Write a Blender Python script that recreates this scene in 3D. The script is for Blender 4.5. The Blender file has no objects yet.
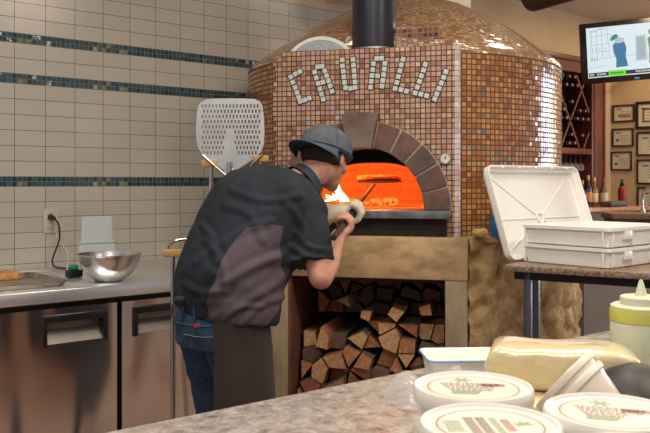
import bpy, bmesh, math, random
from math import sin, cos, pi, radians as R, sqrt, atan2
from mathutils import Vector as V, Matrix, noise
random.seed(7)
sc = bpy.context.scene
COL = sc.collection
FP = 780.0; CZ = 1.35; HY = 183.0
def at(x, y, Y):
    return V(((x-325)/FP*Y, Y, CZ+(HY-y)/FP*Y))
def onz(x, y, z):
    return at(x, y, (CZ-z)*FP/(y-HY))
# ---------------------------------------------------------------- materials
MATS = {}
class NT:
    def __init__(s, name):
        s.m = bpy.data.materials.new(name); s.m.use_nodes = True
        s.t = s.m.node_tree; s.n = s.t.nodes; s.b = s.n['Principled BSDF']; MATS[name] = s.m
    def add(s, t, **k):
        nd = s.n.new(t)
        for a, v in k.items():
            if a.startswith('i_'):
                key = a[2:].replace('_', ' ')
                nd.inputs[key].default_value = v
            else: setattr(nd, a, v)
        return nd
    def link(s, a, b): s.t.links.new(a, b)
    def coord(s, kind='Object', scale=(1,1,1), rot=(0,0,0)):
        tc = s.add('ShaderNodeTexCoord'); mp = s.add('ShaderNodeMapping')
        mp.inputs['Scale'].default_value = scale; mp.inputs['Rotation'].default_value = rot
        s.link(tc.outputs[kind], mp.inputs['Vector']); return mp.outputs[0]
    def noise(s, vec, scale, detail=4, rough=.6, dist=0):
        n = s.add('ShaderNodeTexNoise'); n.inputs['Scale'].default_value = scale
        n.inputs['Detail'].default_value = detail; n.inputs['Roughness'].default_value = rough
        n.inputs['Distortion'].default_value = dist
        s.link(vec, n.inputs['Vector']); return n.outputs['Fac']
    def ramp(s, fac, stops, interp='LINEAR'):
        r = s.add('ShaderNodeValToRGB'); cr = r.color_ramp; cr.interpolation = interp
        while len(cr.elements) < len(stops): cr.elements.new(.5)
        for e, (p, c) in zip(cr.elements, stops):
            e.position = p; e.color = tuple(c)+(1,) if len(c) == 3 else c
        s.link(fac, r.inputs[0]); return r.outputs[0]
    def mix(s, fac, a, b, mode='MIX'):
        m = s.add('ShaderNodeMix'); m.data_type = 'RGBA'; m.blend_type = mode
        for val, idx in ((fac, 0), (a, 6), (b, 7)):
            if isinstance(val, (int, float)): m.inputs[idx].default_value = val
            elif isinstance(val, tuple): m.inputs[idx].default_value = tuple(val)+(1,)
            else: s.link(val, m.inputs[idx])
        return m.outputs[2]
    def bump(s, h, strength=.3, dist=.01):
        b = s.add('ShaderNodeBump'); b.inputs['Strength'].default_value = strength
        b.inputs['Distance'].default_value = dist
        s.link(h, b.inputs['Height']); s.link(b.outputs[0], s.b.inputs['Normal'])
    def base(s, c):
        if isinstance(c, tuple): s.b.inputs['Base Color'].default_value = tuple(c)+(1,)
        else: s.link(c, s.b.inputs['Base Color'])
    def set(s, **k):
        for a, v in k.items(): s.b.inputs[a.replace('_', ' ')].default_value = v
def mat(name, c, rough=.5, metal=0, c2=None, scale=20, stretch=(1,1,1), bump=0, bdist=.004, detail=4, lo=.35, hi=.65, bscale=None, **k):
    if name in MATS: return MATS[name]
    t = NT(name); t.set(Roughness=rough, Metallic=metal, **k)
    v = t.coord('Object', stretch)
    if c2 is None: c2 = tuple(x*.86 for x in c)
    n = t.noise(v, scale, detail)
    t.base(t.ramp(n, [(lo, c2), (hi, c)]))
    if bump:
        nb = n if bscale is None else t.noise(v, bscale, detail)
        t.bump(nb, bump, bdist)
    return t.m
def emit(name, c, s):
    if name in MATS: return MATS[name]
    t = NT(name); t.base((0,0,0)); t.b.inputs['Emission Color'].default_value = tuple(c)+(1,)
    t.set(Emission_Strength=s, Roughness=.6); return t.m
def mosaic(name, pitch, stops, mortar, grout=(.12,.09,.07), rough=.15, tint=None, pitchx=None, bumpk=.4, coat=.5, filmth=0, tilt=.22):
    t = NT(name)
    tc = t.add('ShaderNodeTexCoord')
    br = t.add('ShaderNodeTexBrick'); br.offset = 0; br.squash = 1
    br.inputs['Color1'].default_value = (0,0,0,1); br.inputs['Color2'].default_value = (1,1,1,1)
    br.inputs['Mortar'].default_value = (0,0,0,1)
    br.inputs['Scale'].default_value = 1
    br.inputs['Mortar Size'].default_value = mortar; br.inputs['Mortar Smooth'].default_value = .1
    br.inputs['Brick Width'].default_value = pitchx or pitch; br.inputs['Row Height'].default_value = pitch
    t.link(tc.outputs['UV'], br.inputs['Vector'])
    big = t.noise(tc.outputs['UV'], 3.0, 2)
    # shift random value by a broad noise so patches vary
    ma = t.add('ShaderNodeMath', operation='MULTIPLY_ADD'); t.link(big, ma.inputs[0]); ma.inputs[1].default_value = .7
    sub = t.add('ShaderNodeMath', operation='SUBTRACT'); sep = t.add('ShaderNodeSeparateColor')
    t.link(br.outputs['Color'], sep.inputs[0]); t.link(sep.outputs[0], sub.inputs[0]); sub.inputs[1].default_value = .35
    t.link(sub.outputs[0], ma.inputs[2])
    col = t.ramp(ma.outputs[0], stops)
    if tint: col = t.mix(1.0, col, tint, 'MULTIPLY')
    colm = t.mix(br.outputs['Fac'], col, grout)
    t.base(colm)
    t.set(Roughness=rough, Coat_Weight=coat, Coat_Roughness=.08)
    rr = t.add('ShaderNodeMath', operation='MULTIPLY_ADD'); t.link(br.outputs['Fac'], rr.inputs[0]); rr.inputs[1].default_value = .6; rr.inputs[2].default_value = rough
    t.link(rr.outputs[0], t.b.inputs['Roughness'])
    cw = t.add('ShaderNodeMath', operation='MULTIPLY_ADD'); t.link(br.outputs['Fac'], cw.inputs[0]); cw.inputs[1].default_value = -coat; cw.inputs[2].default_value = coat
    t.link(cw.outputs[0], t.b.inputs['Coat Weight'])
    if filmth:
        try:
            t.set(Thin_Film_Thickness=filmth, Thin_Film_IOR=1.6)
        except Exception: pass
    # each tile lies at a slightly different angle: bump from a tilt field
    inv = t.add('ShaderNodeMath', operation='SUBTRACT'); inv.inputs[0].default_value = 1; t.link(br.outputs['Fac'], inv.inputs[1])
    nn = t.noise(tc.outputs['UV'], 45, 2)
    ad = t.add('ShaderNodeMath', operation='MULTIPLY_ADD'); t.link(nn, ad.inputs[0]); ad.inputs[1].default_value = .9; t.link(inv.outputs[0], ad.inputs[2])
    t.bump(ad.outputs[0], bumpk, .003)
    # every small tile is set at its own slight angle
    bnode = [n for n in t.n if n.type == 'BUMP'][0]
    geo = t.add('ShaderNodeNewGeometry'); cmb = t.add('ShaderNodeCombineXYZ')
    for i, k in enumerate((1, 17.3, 41.7)):
        m1 = t.add('ShaderNodeMath', operation='MULTIPLY'); t.link(sep.outputs[0], m1.inputs[0]); m1.inputs[1].default_value = k
        m2 = t.add('ShaderNodeMath', operation='FRACT'); t.link(m1.outputs[0], m2.inputs[0])
        m3 = t.add('ShaderNodeMath', operation='MULTIPLY_ADD'); t.link(m2.outputs[0], m3.inputs[0]); m3.inputs[1].default_value = tilt; m3.inputs[2].default_value = -tilt/2
        t.link(m3.outputs[0], cmb.inputs[i])
    va = t.add('ShaderNodeVectorMath', operation='ADD'); t.link(geo.outputs['Normal'], va.inputs[0]); t.link(cmb.outputs[0], va.inputs[1])
    vn = t.add('ShaderNodeVectorMath', operation='NORMALIZE'); t.link(va.outputs[0], vn.inputs[0]); t.link(vn.outputs[0], bnode.inputs['Normal'])
    return t.m
# ---------------------------------------------------------------- objects
def finish(o, label=None, cat=None, group=None, kind=None):
    if label: o['label'] = label
    if cat: o['category'] = cat
    if group: o['group'] = group
    if kind: o['kind'] = kind
    return o
def thing(name, label, cat, loc=(0,0,0), rz=0, group=None):
    o = bpy.data.objects.new(name, None); COL.objects.link(o)
    o.location = loc; o.rotation_euler = (0,0,rz); o.empty_display_size = .05
    return finish(o, label, cat, group)
def obj(name, bm, m, parent=None, loc=None, rz=None, rot=None, smooth=35, **kw):
    if isinstance(bm, bmesh.types.BMesh):
        me = bpy.data.meshes.new(name); bmesh.ops.recalc_face_normals(bm, faces=bm.faces[:]) if not kw.get('keepn') else None
        bm.to_mesh(me); bm.free()
    else: me = bm; me.name = name
    ms = m if isinstance(m, (list, tuple)) else [m]
    if len(me.materials) == 0:
        for q in ms: me.materials.append(q)
    if smooth:
        me.polygons.foreach_set('use_smooth', [True]*len(me.polygons))
        me.set_sharp_from_angle(angle=R(smooth))
    o = bpy.data.objects.new(name, me); COL.objects.link(o)
    if parent is not None: o.parent = parent
    if loc is not None: o.location = loc
    if rot is not None: o.rotation_euler = rot
    if rz is not None: o.rotation_euler = (0,0,rz)
    return finish(o, kw.get('label'), kw.get('cat'), kw.get('group'), kw.get('kind'))
def dup(root, loc=None, rz=None, label=None, group=None, rot=None):
    r = root.copy(); COL.objects.link(r)
    if loc is not None: r.location = loc
    if rz is not None: r.rotation_euler = (0,0,rz)
    if rot is not None: r.rotation_euler = rot
    if label: r['label'] = label
    if group: r['group'] = group
    for ch in list(root.children):
        c = ch.copy(); COL.objects.link(c); c.parent = r
        for g in ch.children:
            d = g.copy(); COL.objects.link(d); d.parent = c
    return r
def nb(): return bmesh.new()
def box(bm, x0, x1, y0, y1, z0, z1, bev=0, M=None, seg=2, mi=0):
    vs = [bm.verts.new((x, y, z)) for x in (x0, x1) for y in (y0, y1) for z in (z0, z1)]
    fs = [(0,1,3,2),(4,6,7,5),(0,4,5,1),(2,3,7,6),(0,2,6,4),(1,5,7,3)]
    nf = [bm.faces.new([vs[i] for i in f]) for f in fs]
    for f in nf: f.material_index = mi
    if M is not None:
        for v in vs: v.co = M @ v.co
    if bev:
        es = list({e for f in nf for e in f.edges})
        bmesh.ops.bevel(bm, geom=es, offset=bev, segments=seg, profile=.5, affect='EDGES')
    return bm
def lathe(bm, prof, seg=32, M=None, mi=0, a0=0, a1=2*pi, close=True):
    full = abs(a1-a0-2*pi) < 1e-6
    n = seg if full else seg+1
    rings = []
    for r, z in prof:
        if r < 1e-6 and full:
            v = bm.verts.new((0,0,z)); rings.append([v]); continue
        rings.append([bm.verts.new((r*cos(a0+(a1-a0)*i/seg), r*sin(a0+(a1-a0)*i/seg), z)) for i in range(n)])
    for a, b in zip(rings, rings[1:]):
        for i in range(seg):
            j = (i+1) % n if full else i+1
            if len(a) == 1 and len(b) == 1: continue
            if len(a) == 1: f = bm.faces.new((a[0], b[i], b[j]))
            elif len(b) == 1: f = bm.faces.new((a[i], b[0], a[j])) if False else bm.faces.new((a[i], a[j], b[0]))
            else: f = bm.faces.new((a[i], a[j], b[j], b[i]))
            f.material_index = mi
    if M is not None:
        for rg in rings:
            for v in rg: v.co = M @ v.co
    return bm
def loft(bm, rings, cap=True, closed=True):
    rv = [[bm.verts.new(p) for p in rg] for rg in rings]
    n = len(rv[0])
    for a, b in zip(rv, rv[1:]):
        for i in range(n if closed else n-1):
            j = (i+1) % n
            bm.faces.new((a[i], a[j], b[j], b[i]))
    if cap and closed:
        bm.faces.new(rv[0][::-1]); bm.faces.new(rv[-1])
    return bm
def tube(bm, pts, rad, seg=8, cap=True):
    pts = [V(p) for p in pts]; n = len(pts)
    rads = rad if isinstance(rad, (list, tuple)) else [rad]*n
    up = V((0,0,1)); rings = []; prev = None
    for i, p in enumerate(pts):
        t = (pts[min(i+1, n-1)]-pts[max(i-1, 0)]).normalized()
        if prev is None:
            a = t.cross(up)
            if a.length < 1e-3: a = t.cross(V((1,0,0)))
        else: a = prev - t*prev.dot(t)
        a.normalize(); b = t.cross(a); prev = a
        rings.append([p + (a*cos(2*pi*k/seg)+b*sin(2*pi*k/seg))*rads[i] for k in range(seg)])
    return loft(bm, rings, cap)
def spline(pts, n=8):
    pts = [V(p) for p in pts]; out = []
    P = [2*pts[0]-pts[1]]+pts+[2*pts[-1]-pts[-2]]
    for i in range(1, len(P)-2):
        for k in range(n):
            t = k/n; p0, p1, p2, p3 = P[i-1], P[i], P[i+1], P[i+2]
            out.append(.5*((2*p1)+(-p0+p2)*t+(2*p0-5*p1+4*p2-p3)*t*t+(-p0+3*p1-3*p2+p3)*t**3))
    out.append(pts[-1]); return out
def capsule(bm, p0, p1, r0, r1, seg=16, hs=5):
    p0 = V(p0); p1 = V(p1); t = (p1-p0); L = t.length; t.normalize()
    a = t.cross(V((0,0,1)))
    if a.length < 1e-3: a = t.cross(V((1,0,0)))
    a.normalize(); b = t.cross(a)
    rings = []
    for k in range(1, hs+1):
        th = pi/2*k/hs; rings.append((p0-t*cos(th)*r0, sin(th)*r0))
    for k in range(0, hs):
        th = pi/2*k/hs; rings.append((p1+t*sin(th)*r1, cos(th)*r1))
    return loft(bm, [[c+(a*cos(2*pi*q/seg)+b*sin(2*pi*q/seg))*r for q in range(seg)] for c, r in rings])
def chain(bm, pts, rads):
    for i in range(len(pts)-1): capsule(bm, pts[i], pts[i+1], rads[i], rads[i+1])
def ellipsoid(bm, M, seg=24, rg=14):
    bmesh.ops.create_uvsphere(bm, u_segments=seg, v_segments=rg, radius=1, matrix=M)
def frameM(c, x, y, z):
    m = Matrix.Identity(4)
    for i, a in enumerate((x, y, z)):
        for k in range(3): m[k][i] = a[k]
    for k in range(3): m[k][3] = c[k]
    return m
def plate(loops, th):
    """flat plate from 2-D outlines, holes kept; thickness along local z"""
    cu = bpy.data.curves.new('c', 'CURVE'); cu.dimensions = '2D'; cu.fill_mode = 'BOTH'; cu.extrude = th/2
    for lp in loops:
        s = cu.splines.new('POLY'); s.points.add(len(lp)-1); s.use_cyclic_u = True
        for p, q in zip(s.points, lp): p.co = (q[0], q[1], 0, 1)
    o = bpy.data.objects.new('c', cu); COL.objects.link(o)
    dg = bpy.context.evaluated_depsgraph_get()
    me = bpy.data.meshes.new_from_object(o.evaluated_get(dg))
    bpy.data.objects.remove(o); bpy.data.curves.remove(cu)
    bm = nb(); bm.from_mesh(me); bpy.data.meshes.remove(me)
    bmesh.ops.remove_doubles(bm, verts=bm.verts[:], dist=1e-5)
    return bm
def xform(bm, M):
    bmesh.ops.transform(bm, matrix=M, verts=bm.verts[:]); return bm
STAND = Matrix(((1,0,0,0),(0,0,-1,0),(0,1,0,0),(0,0,0,1)))   # plate xy -> xz plane
def baked(bm, mods):
    """mesh after modifiers; mods = list of (type, dict)"""
    me = bpy.data.meshes.new('t'); bm.to_mesh(me); bm.free()
    o = bpy.data.objects.new('t', me); COL.objects.link(o)
    for ty, kw in mods:
        md = o.modifiers.new(ty, ty)
        for a, v in kw.items(): setattr(md, a, v)
    dg = bpy.context.evaluated_depsgraph_get(); dg.update()
    r = bpy.data.meshes.new_from_object(o.evaluated_get(dg))
    bpy.data.objects.remove(o); bpy.data.meshes.remove(me)
    return r
def remesh(bm, vox, smooth=4, fac=.6):
    return baked(bm, [('REMESH', dict(mode='VOXEL', voxel_size=vox)), ('SMOOTH', dict(iterations=smooth, factor=fac))])
def uvplanar(bm, fn):
    uv = bm.loops.layers.uv.verify()
    for f in bm.faces:
        for l in f.loops: l[uv].uv = fn(l.vert.co, f)
def polyc(cx, cy, r, n=32, a0=0, a1=2*pi, ry=None):
    ry = ry or r
    return [(cx+r*cos(a0+(a1-a0)*i/n), cy+ry*sin(a0+(a1-a0)*i/n)) for i in range(n)]
def rrect(x0, x1, y0, y1, r, n=6):
    out = []
    for cx, cy, a in ((x1-r,y1-r,0),(x0+r,y1-r,pi/2),(x0+r,y0+r,pi),(x1-r,y0+r,1.5*pi)):
        for k in range(n+1): out.append((cx+r*cos(a+pi/2*k/n), cy+r*sin(a+pi/2*k/n)))
    return out
# ---------------------------------------------------------------- palette
steel = mat('stainless_steel', (.82,.78,.73), .20, 1, c2=(.70,.65,.60), scale=2.2, stretch=(2.0,1,.5), bump=.7, bdist=.055, detail=1)
steel2 = mat('bright_steel', (.78,.78,.76), .22, 1)
alum = mat('dull_aluminium', (.66,.65,.62), .42, 1, c2=(.5,.49,.47))
pan_m = mat('worn_pan_metal', (.50,.46,.40), .38, .9, c2=(.27,.22,.16), scale=14)
black_m = mat('black_metal', (.018,.019,.022), .35, .6)
blackp = mat('black_plastic', (.013,.012,.012), .3)
whitep = mat('white_plastic', (.90,.89,.84), .36, c2=(.85,.84,.79), scale=8)
cream_p = mat('cream_paint', (.60,.46,.30), .8, c2=(.54,.41,.26), scale=3, bump=.1)
mahog = mat('mahogany_wood', (.17,.045,.028), .35, c2=(.085,.02,.014), scale=9, stretch=(6,6,.6))
woodl = mat('light_wood', (.62,.36,.13), .5, c2=(.47,.25,.08), scale=14, stretch=(.5,4,4))
logdark = mat('dark_log_wood', (.07,.038,.024), .6, c2=(.035,.02,.013), scale=10, stretch=(.4,3,3))
skin = mat('skin', (.62,.33,.24), .5, c2=(.52,.25,.17), scale=30, Subsurface_Weight=.12)
# ================================================================ setting
W0 = V((-1.5646, 3.755, 0)); WANG = atan2(.625, .78)     # tiled wall runs along its local x
wd = V((cos(WANG), sin(WANG), 0)); wn = V((-sin(WANG), cos(WANG), 0))
# camera
cam = bpy.data.cameras.new('camera'); co = bpy.data.objects.new('camera', cam); COL.objects.link(co)
co.location = (0,0,CZ); co.rotation_euler = (pi/2,0,0)
cam.sensor_width = 36; cam.lens = FP/650*36; cam.shift_y = -(216.5-HY)/650; cam.clip_start = .02
cam.dof.use_dof = True; cam.dof.focus_distance = 3.1; cam.dof.aperture_fstop = 14
sc.camera = co
# floor: brown quarry tile
t = NT('quarry_tile'); br = t.add('ShaderNodeTexBrick'); br.offset = 0
for k, v in (('Scale',1),('Mortar Size',.004),('Brick Width',.15),('Row Height',.15)): br.inputs[k].default_value = v
br.inputs['Color1'].default_value = (.36,.25,.19,1); br.inputs['Color2'].default_value = (.30,.20,.15,1); br.inputs['Mortar'].default_value = (.05,.04,.035,1)
t.link(t.coord('Object'), br.inputs['Vector']); t.base(br.outputs[0]); t.set(Roughness=.45)
bm = nb(); box(bm, -6, 11, -4, 13, -.05, 0)
obj('floor', bm, t.m, kind='structure')
# white wall tile with mosaic bands
t = NT('wall_tile'); tc = t.add('ShaderNodeTexCoord'); br = t.add('ShaderNodeTexBrick'); br.offset = 0
for k, v in (('Scale',1),('Mortar Size',.0016),('Mortar Smooth',.2),('Brick Width',.15),('Row Height',.0758)): br.inputs[k].default_value = v
br.inputs['Color1'].default_value = (.50,.455,.385,1); br.inputs['Color2'].default_value = (.465,.42,.355,1); br.inputs['Mortar'].default_value = (.13,.10,.08,1)
t.link(tc.outputs['UV'], br.inputs['Vector']); t.base(br.outputs[0]); t.set(Roughness=.22)
inv = t.add('ShaderNodeMath', operation='MULTIPLY_ADD'); t.link(br.outputs['Fac'], inv.inputs[0]); inv.inputs[1].default_value = -1
t.link(t.noise(tc.outputs['UV'], 9, 1), inv.inputs[2]); t.bump(inv.outputs[0], .25, .003)
tile_m = t.m
teal_m = mosaic('teal_mosaic', .024, [(0,(.012,.035,.042)),(.35,(.025,.07,.085)),(.55,(.035,.10,.12)),(.75,(.028,.065,.08)),(.88,(.09,.075,.065)),(.95,(.18,.22,.12)),(1,(.34,.36,.32))], .0016, grout=(.15,.15,.14), rough=.12)
bm = nb(); uvl = bm.loops.layers.uv.new('UVMap')
strips = [(0,1.333,0),(1.333,1.381,1),(1.381,1.836,0),(1.836,1.884,1),(1.884,2.034,0),(2.034,2.082,1),(2.082,2.466,0)]
for z0, z1, mi in strips:
    f = bm.faces.new([bm.verts.new(p) for p in ((-1.6,0,z0),(3.41,0,z0),(3.41,0,z1),(-1.6,0,z1))]); f.material_index = mi
    for l in f.loops:
        x, _, z = l.vert.co
        p = .024 if mi else .0758
        if z0 == 0: vv = (z-1.333)+18*p
        elif not mi: vv = (z-z0)*(2*p/.15 if z0 > 1.88 and z0 < 1.9 else 1)
        else: vv = z-z0
        l[uvl].uv = ((x-.068 + (0 if not mi else 0)) + 1.5, vv)
bmesh.ops.remove_doubles(bm, verts=bm.verts[:], dist=1e-5)
o = obj('wall_left', bm, [tile_m, teal_m], kind='structure', smooth=0)
o.location = W0; o.rotation_euler = (0,0,WANG)
md = o.modifiers.new('solid', 'SOLIDIFY'); md.thickness = .12; md.offset = -1
# painted soffit above the tile
bm = nb(); box(bm, -1.6, 3.41, 0, .12, 2.467, 3.2)
o = obj('wall_left_upper', bm, cream_p, kind='structure'); o.location = W0; o.rotation_euler = (0,0,WANG)
bm = nb(); box(bm, 2.0, 3.01, -.35, -.002, 2.517, 2.62)
o = obj('trim_1', bm, mat('ledge_white', (.72,.66,.54), .7), kind='structure'); o.location = W0; o.rotation_euler = (0,0,WANG)
# far wall (behind the wine cabinet) and its return to the right
CA = at(611, 183, 9.0); CA.z = 0
bm = nb(); box(bm, -4.2, .02, 0, .12, 0, 3.2)
o = obj('wall_back', bm, cream_p, kind='structure'); o.location = CA; o.rotation_euler = (0,0,WANG)
nearv = V((.78,-.625,0)).normalized(); BANG = atan2(-.625,.78)
BANG = WANG - R(76); nearv = V((cos(BANG), sin(BANG), 0))
bm = nb(); box(bm, 0, 3.2, 0, .12, 0, 3.2)
o = obj('wall_right', bm, cream_p, kind='structure'); o.location = CA; o.rotation_euler = (0,0,BANG)
# ceiling over the kitchen
ceil_m = mat('ceiling_paint', (.62,.55,.46), .9)
bm = nb(); box(bm, -6, 11, -1.5, 13, 3.2, 3.3)
obj('ceiling', bm, ceil_m, kind='structure')
# daylight window, far right
wp = emit('window_daylight', (.80,.88,1.0), 10.0)
wc = V((6.4, 6.7, 0)); wang = R(-62)
wf = thing('window_1', None, None, wc, wang); wf['kind'] = 'structure'
bm = nb(); box(bm, -1.3, 1.3, 0, .02, .85, 2.65); obj('window_pane', bm, wp, wf)
bm = nb()
for x in (-1.34, -.45, .41, 1.3): box(bm, x, x+.04, -.03, .04, .81, 2.69)
for z in (.81, 1.7, 2.65): box(bm, -1.34, 1.34, -.03, .04, z, z+.04)
obj('window_frame', bm, mahog, wf)
# dark round ceiling log
bm = nb()
p0 = at(530, -2, 6.3); p1 = at(660, -42, 5.3)
tube(bm, [p0-(p1-p0).normalized()*.015, p0, p0+(p1-p0)*.02, p1+(p1-p0)*1.0], [.075,.105,.115,.12], 20)
obj('ceiling_log', bm, logdark, label='dark round wooden log beam under the ceiling above the dome', cat='beam')
# ---------------------------------------------------------------- lights
w = bpy.data.worlds.new('world'); sc.world = w; w.use_nodes = True
w.node_tree.nodes['Background'].inputs[0].default_value = (.93,.93,1.0,1); w.node_tree.nodes['Background'].inputs[1].default_value = .42
def area(n, loc, sx, sy, e, c, rot=(0,0,0)):
    l = bpy.data.lights.new(n, 'AREA'); l.shape = 'RECTANGLE'; l.size = sx; l.size_y = sy; l.energy = e; l.color = c
    o = bpy.data.objects.new(n, l); COL.objects.link(o); o.location = loc; o.rotation_euler = rot; return o
warm = (1,.84,.66); neut = (1,.93,.84)
area('ceiling_light', (-.9,1.9,3.15), .6, .6, 26, neut)
area('ceiling_light', (.6,2.1,3.15), .6, .6, 25, neut)
area('ceiling_light', (-.2,.2,3.15), .8, .8, 34, neut)
area('ceiling_light', (1.9,1.6,3.15), .5, .5, 42, warm)
area('ceiling_light', (1.55,4.3,3.15), .3, .3, 16, warm)
area('ceiling_light', (3.3,6.6,3.15), .6, .6, 44, (1,.74,.46))
area('ceiling_light', (3.9,7.6,3.15), .3, .3, 26, (1,.70,.36))
area('window_light', tuple(wc+V((-.9,-.5,1.75))), 1.6, 1.7, 190, (.82,.9,1), (pi/2, 0, wang+pi*0))
vs = sc.view_settings; vs.view_transform = 'Standard'; vs.look = 'None'; vs.gamma = 1; vs.exposure = 0
# ================================================================ pizza oven
FA = V((-.1917, 3.7, 0)); FANG = atan2(-.2504, .9681)
def fx(x, y, off=0.0):
    """pixel -> local (x,z) on the oven front, plane set 'off' in front"""
    ax = -.1917 - .2504*off; ay = 3.7 - .9681*off
    s = (x-325)/FP
    t_ = (ay*s - ax)/(.9681+.2504*s)
    Y = ay - .2504*t_
    return t_, CZ+(HY-y)/FP*Y
oven = thing('pizza_oven', 'domed pizza oven covered in copper mosaic tile with lettering and glowing mouth', 'oven', FA, FANG)
COPS = [(0,(.16,.05,.03)),(.2,(.33,.10,.05)),(.4,(.50,.19,.09)),(.55,(.46,.17,.13)),(.68,(.58,.27,.12)),(.8,(.50,.24,.22)),(.9,(.60,.38,.17)),(.96,(.45,.45,.20)),(1,(.62,.52,.42))]
face_m = mosaic('iridescent_face_mosaic', .0235, [(0,(.30,.14,.08)),(.15,(.40,.19,.11)),(.32,(.48,.25,.14)),(.48,(.50,.28,.21)),(.60,(.53,.32,.16)),(.72,(.52,.30,.27)),(.82,(.48,.30,.15)),(.90,(.44,.30,.16)),(.96,(.50,.30,.30)),(1,(.46,.42,.30))], .0024, grout=(.055,.035,.028), rough=.2)
side_m = mosaic('copper_side_mosaic', .0245, [(0,(.25,.075,.022)),(.2,(.36,.12,.03)),(.45,(.44,.165,.045)),(.65,(.50,.21,.06)),(.88,(.56,.27,.09)),(.97,(.48,.26,.11)),(1.0,(.14,.17,.17))], .0032, grout=(.10,.055,.03), rough=.12, coat=.8)
dome_m = mosaic('copper_dome_mosaic', .0185, [(0,(.24,.11,.045)),(.4,(.35,.18,.08)),(.7,(.42,.24,.12)),(1,(.50,.34,.19))], .0016, grout=(.16,.10,.06), rough=.2, coat=.9, bumpk=.6, pitchx=.026)
edge_m = mosaic('pale_sheen_mosaic', .0235, [(0,(.50,.36,.34)),(.5,(.62,.48,.46)),(1,(.72,.62,.60))], .0016, grout=(.3,.2,.18), rough=.15, pitchx=.1)
white_t = mat('white_letter_tile', (.66,.68,.62), .25, c2=(.56,.58,.54), scale=40)
soot = mat('soot_black', (.012,.010,.010), .9)
ACX, ACZ, AR = .3747, 1.225, .291
TOPL = fx(284.6, 51.7); TOPR = (.80, 1.972)
# front panel with arched opening
outer = [(-.043,1.10),(.80,1.10),(.80,1.972),(TOPL[0],TOPL[1]),(-.030,1.945),(-.043,1.915)]
outer = outer[::-1]
jag = []
random.seed(3)
z = 1.10
inner = [(ACX+.36*cos(pi*i/32), ACZ+.36*sin(pi*i/32)) for i in range(33)] + [(ACX-.36,1.125),(ACX+.36,1.125)]
bm = plate([outer, inner], .05); xform(bm, Matrix.Translation((0,.026,0)) @ STAND)
uvplanar(bm, lambda c, f: (c.x+.0118*0+1, c.z-1.972+2.35) if abs(f.normal.y) > .5 else (c.x+c.y+1, c.z+.4))
obj('front_panel', bm, face_m, oven, smooth=0)
# jagged tile edge strip at the left corner
bm = nb()
zz = 1.10
while zz < 1.90:
    wj = random.choice([0,.004,.012,.02])
    if wj: box(bm, -.043-wj, -.0425, .001, .045, zz, zz+.0225, .002)
    zz += .0235
uvplanar(bm, lambda c, f: (c.x+c.y+1, c.z-1.972+2.35))
obj('corner_tiles', bm, face_m, oven)
# rounded right-hand corner, its bright sheen put into the pale tile colour
bm = nb(); pr = [(.799,.0),(.808,.0006),(.816,.004),(.821,.010),(.823,.018),(.823,.05),(.799,.05)]
loft(bm, [[(x,y,1.10) for x, y in pr], [(x,y,1.974) for x, y in pr]])
uvplanar(bm, lambda c, f: ((c.x-.799)*.5+.02, c.z-1.972+2.35))
obj('corner_trim', bm, edge_m, oven)
# drum and dome
CXo, CYo, RD = .4335, .8134, .86
def arcrange(rr, x0, x1, y=.06):
    a0 = atan2(-sqrt(max(0, rr*rr-(x1-CXo)**2)), x1-CXo); a1 = atan2(-sqrt(max(0, rr*rr-(x0-CXo)**2)), x0-CXo)
    return a0, a1+2*pi if a1 < a0 else a1
def drum(name, rr, z0, z1, x0, x1, m, nseg=120, nz=24, disp=None):
    A0 = -math.acos((x1-CXo)/rr); A1 = 2*pi - math.acos((x0-CXo)/rr)   # from the right edge round the back to the left edge
    a_start = A1 - 2*pi; a_end = A0
    bm = nb(); uvl = bm.loops.layers.uv.new('UVMap')
    g = []
    for j in range(nz+1):
        row = []
        for i in range(nseg+1):
            a = A0 + (2*pi-(a_end-a_start))*i/nseg
            zc = z0+(z1-z0)*j/nz; d = disp(a, zc) if disp else 0
            row.append(bm.verts.new((CXo+(rr+d)*cos(a), CYo+(rr+d)*sin(a), zc)))
        g.append(row)
    for j in range(nz):
        for i in range(nseg):
            f = bm.faces.new((g[j][i], g[j][i+1], g[j+1][i+1], g[j+1][i]))
            cc = [(i,j),(i+1,j),(i+1,j+1),(i,j+1)]
            for l, (ii, jj) in zip(f.loops, cc):
                l[uvl].uv = ((2*pi-(a_end-a_start))*ii/nseg*rr+1, z0+(z1-z0)*jj/nz+1)
    return bm
bm = drum('drum', RD, 1.10, 1.945, -.035, .822, None)
obj('drum', bm, side_m, oven)
prof = [(.862,1.944),(.858,1.962),(.845,1.980),(.80,2.012),(.70,2.085),(.60,2.153),(.50,2.213),(.40,2.266),(.31,2.309),(.22,2.342),(.13,2.362),(.05,2.371),(0,2.372)]
bm = nb(); seg = 128; uvl = bm.loops.layers.uv.new('UVMap'); rows = []
for r, z in prof:
    rows.append([bm.verts.new((CXo+.075*(1-r/.862)+r*cos(2*pi*i/seg), max(.105, CYo+r*sin(2*pi*i/seg)), z)) for i in range(seg)])
L = 0
for k in range(len(prof)-1):
    dL = sqrt((prof[k+1][0]-prof[k][0])**2+(prof[k+1][1]-prof[k][1])**2)
    for i in range(seg):
        j = (i+1) % seg
        try: f = bm.faces.new((rows[k][i], rows[k][j], rows[k+1][j], rows[k+1][i]))
        except ValueError: continue
        for l, (ii, LL, kk) in zip(f.loops, ((i,L,k),(i+1,L,k),(i+1,L+dL,k+1),(i,L+dL,k+1))):
            l[uvl].uv = (ii/seg*2*pi*.8, LL+.5)
    L += dL
bmesh.ops.remove_doubles(bm, verts=bm.verts[:], dist=1e-5)
obj('dome_roof', bm, dome_m, oven)
# deck behind the front panel top
bm = nb(); box(bm, .32, .80, .052, .30, 1.93, 1.955); uvplanar(bm, lambda c, f: (c.x, c.y+c.z)); obj('top_ledge', bm, face_m, oven)
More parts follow.
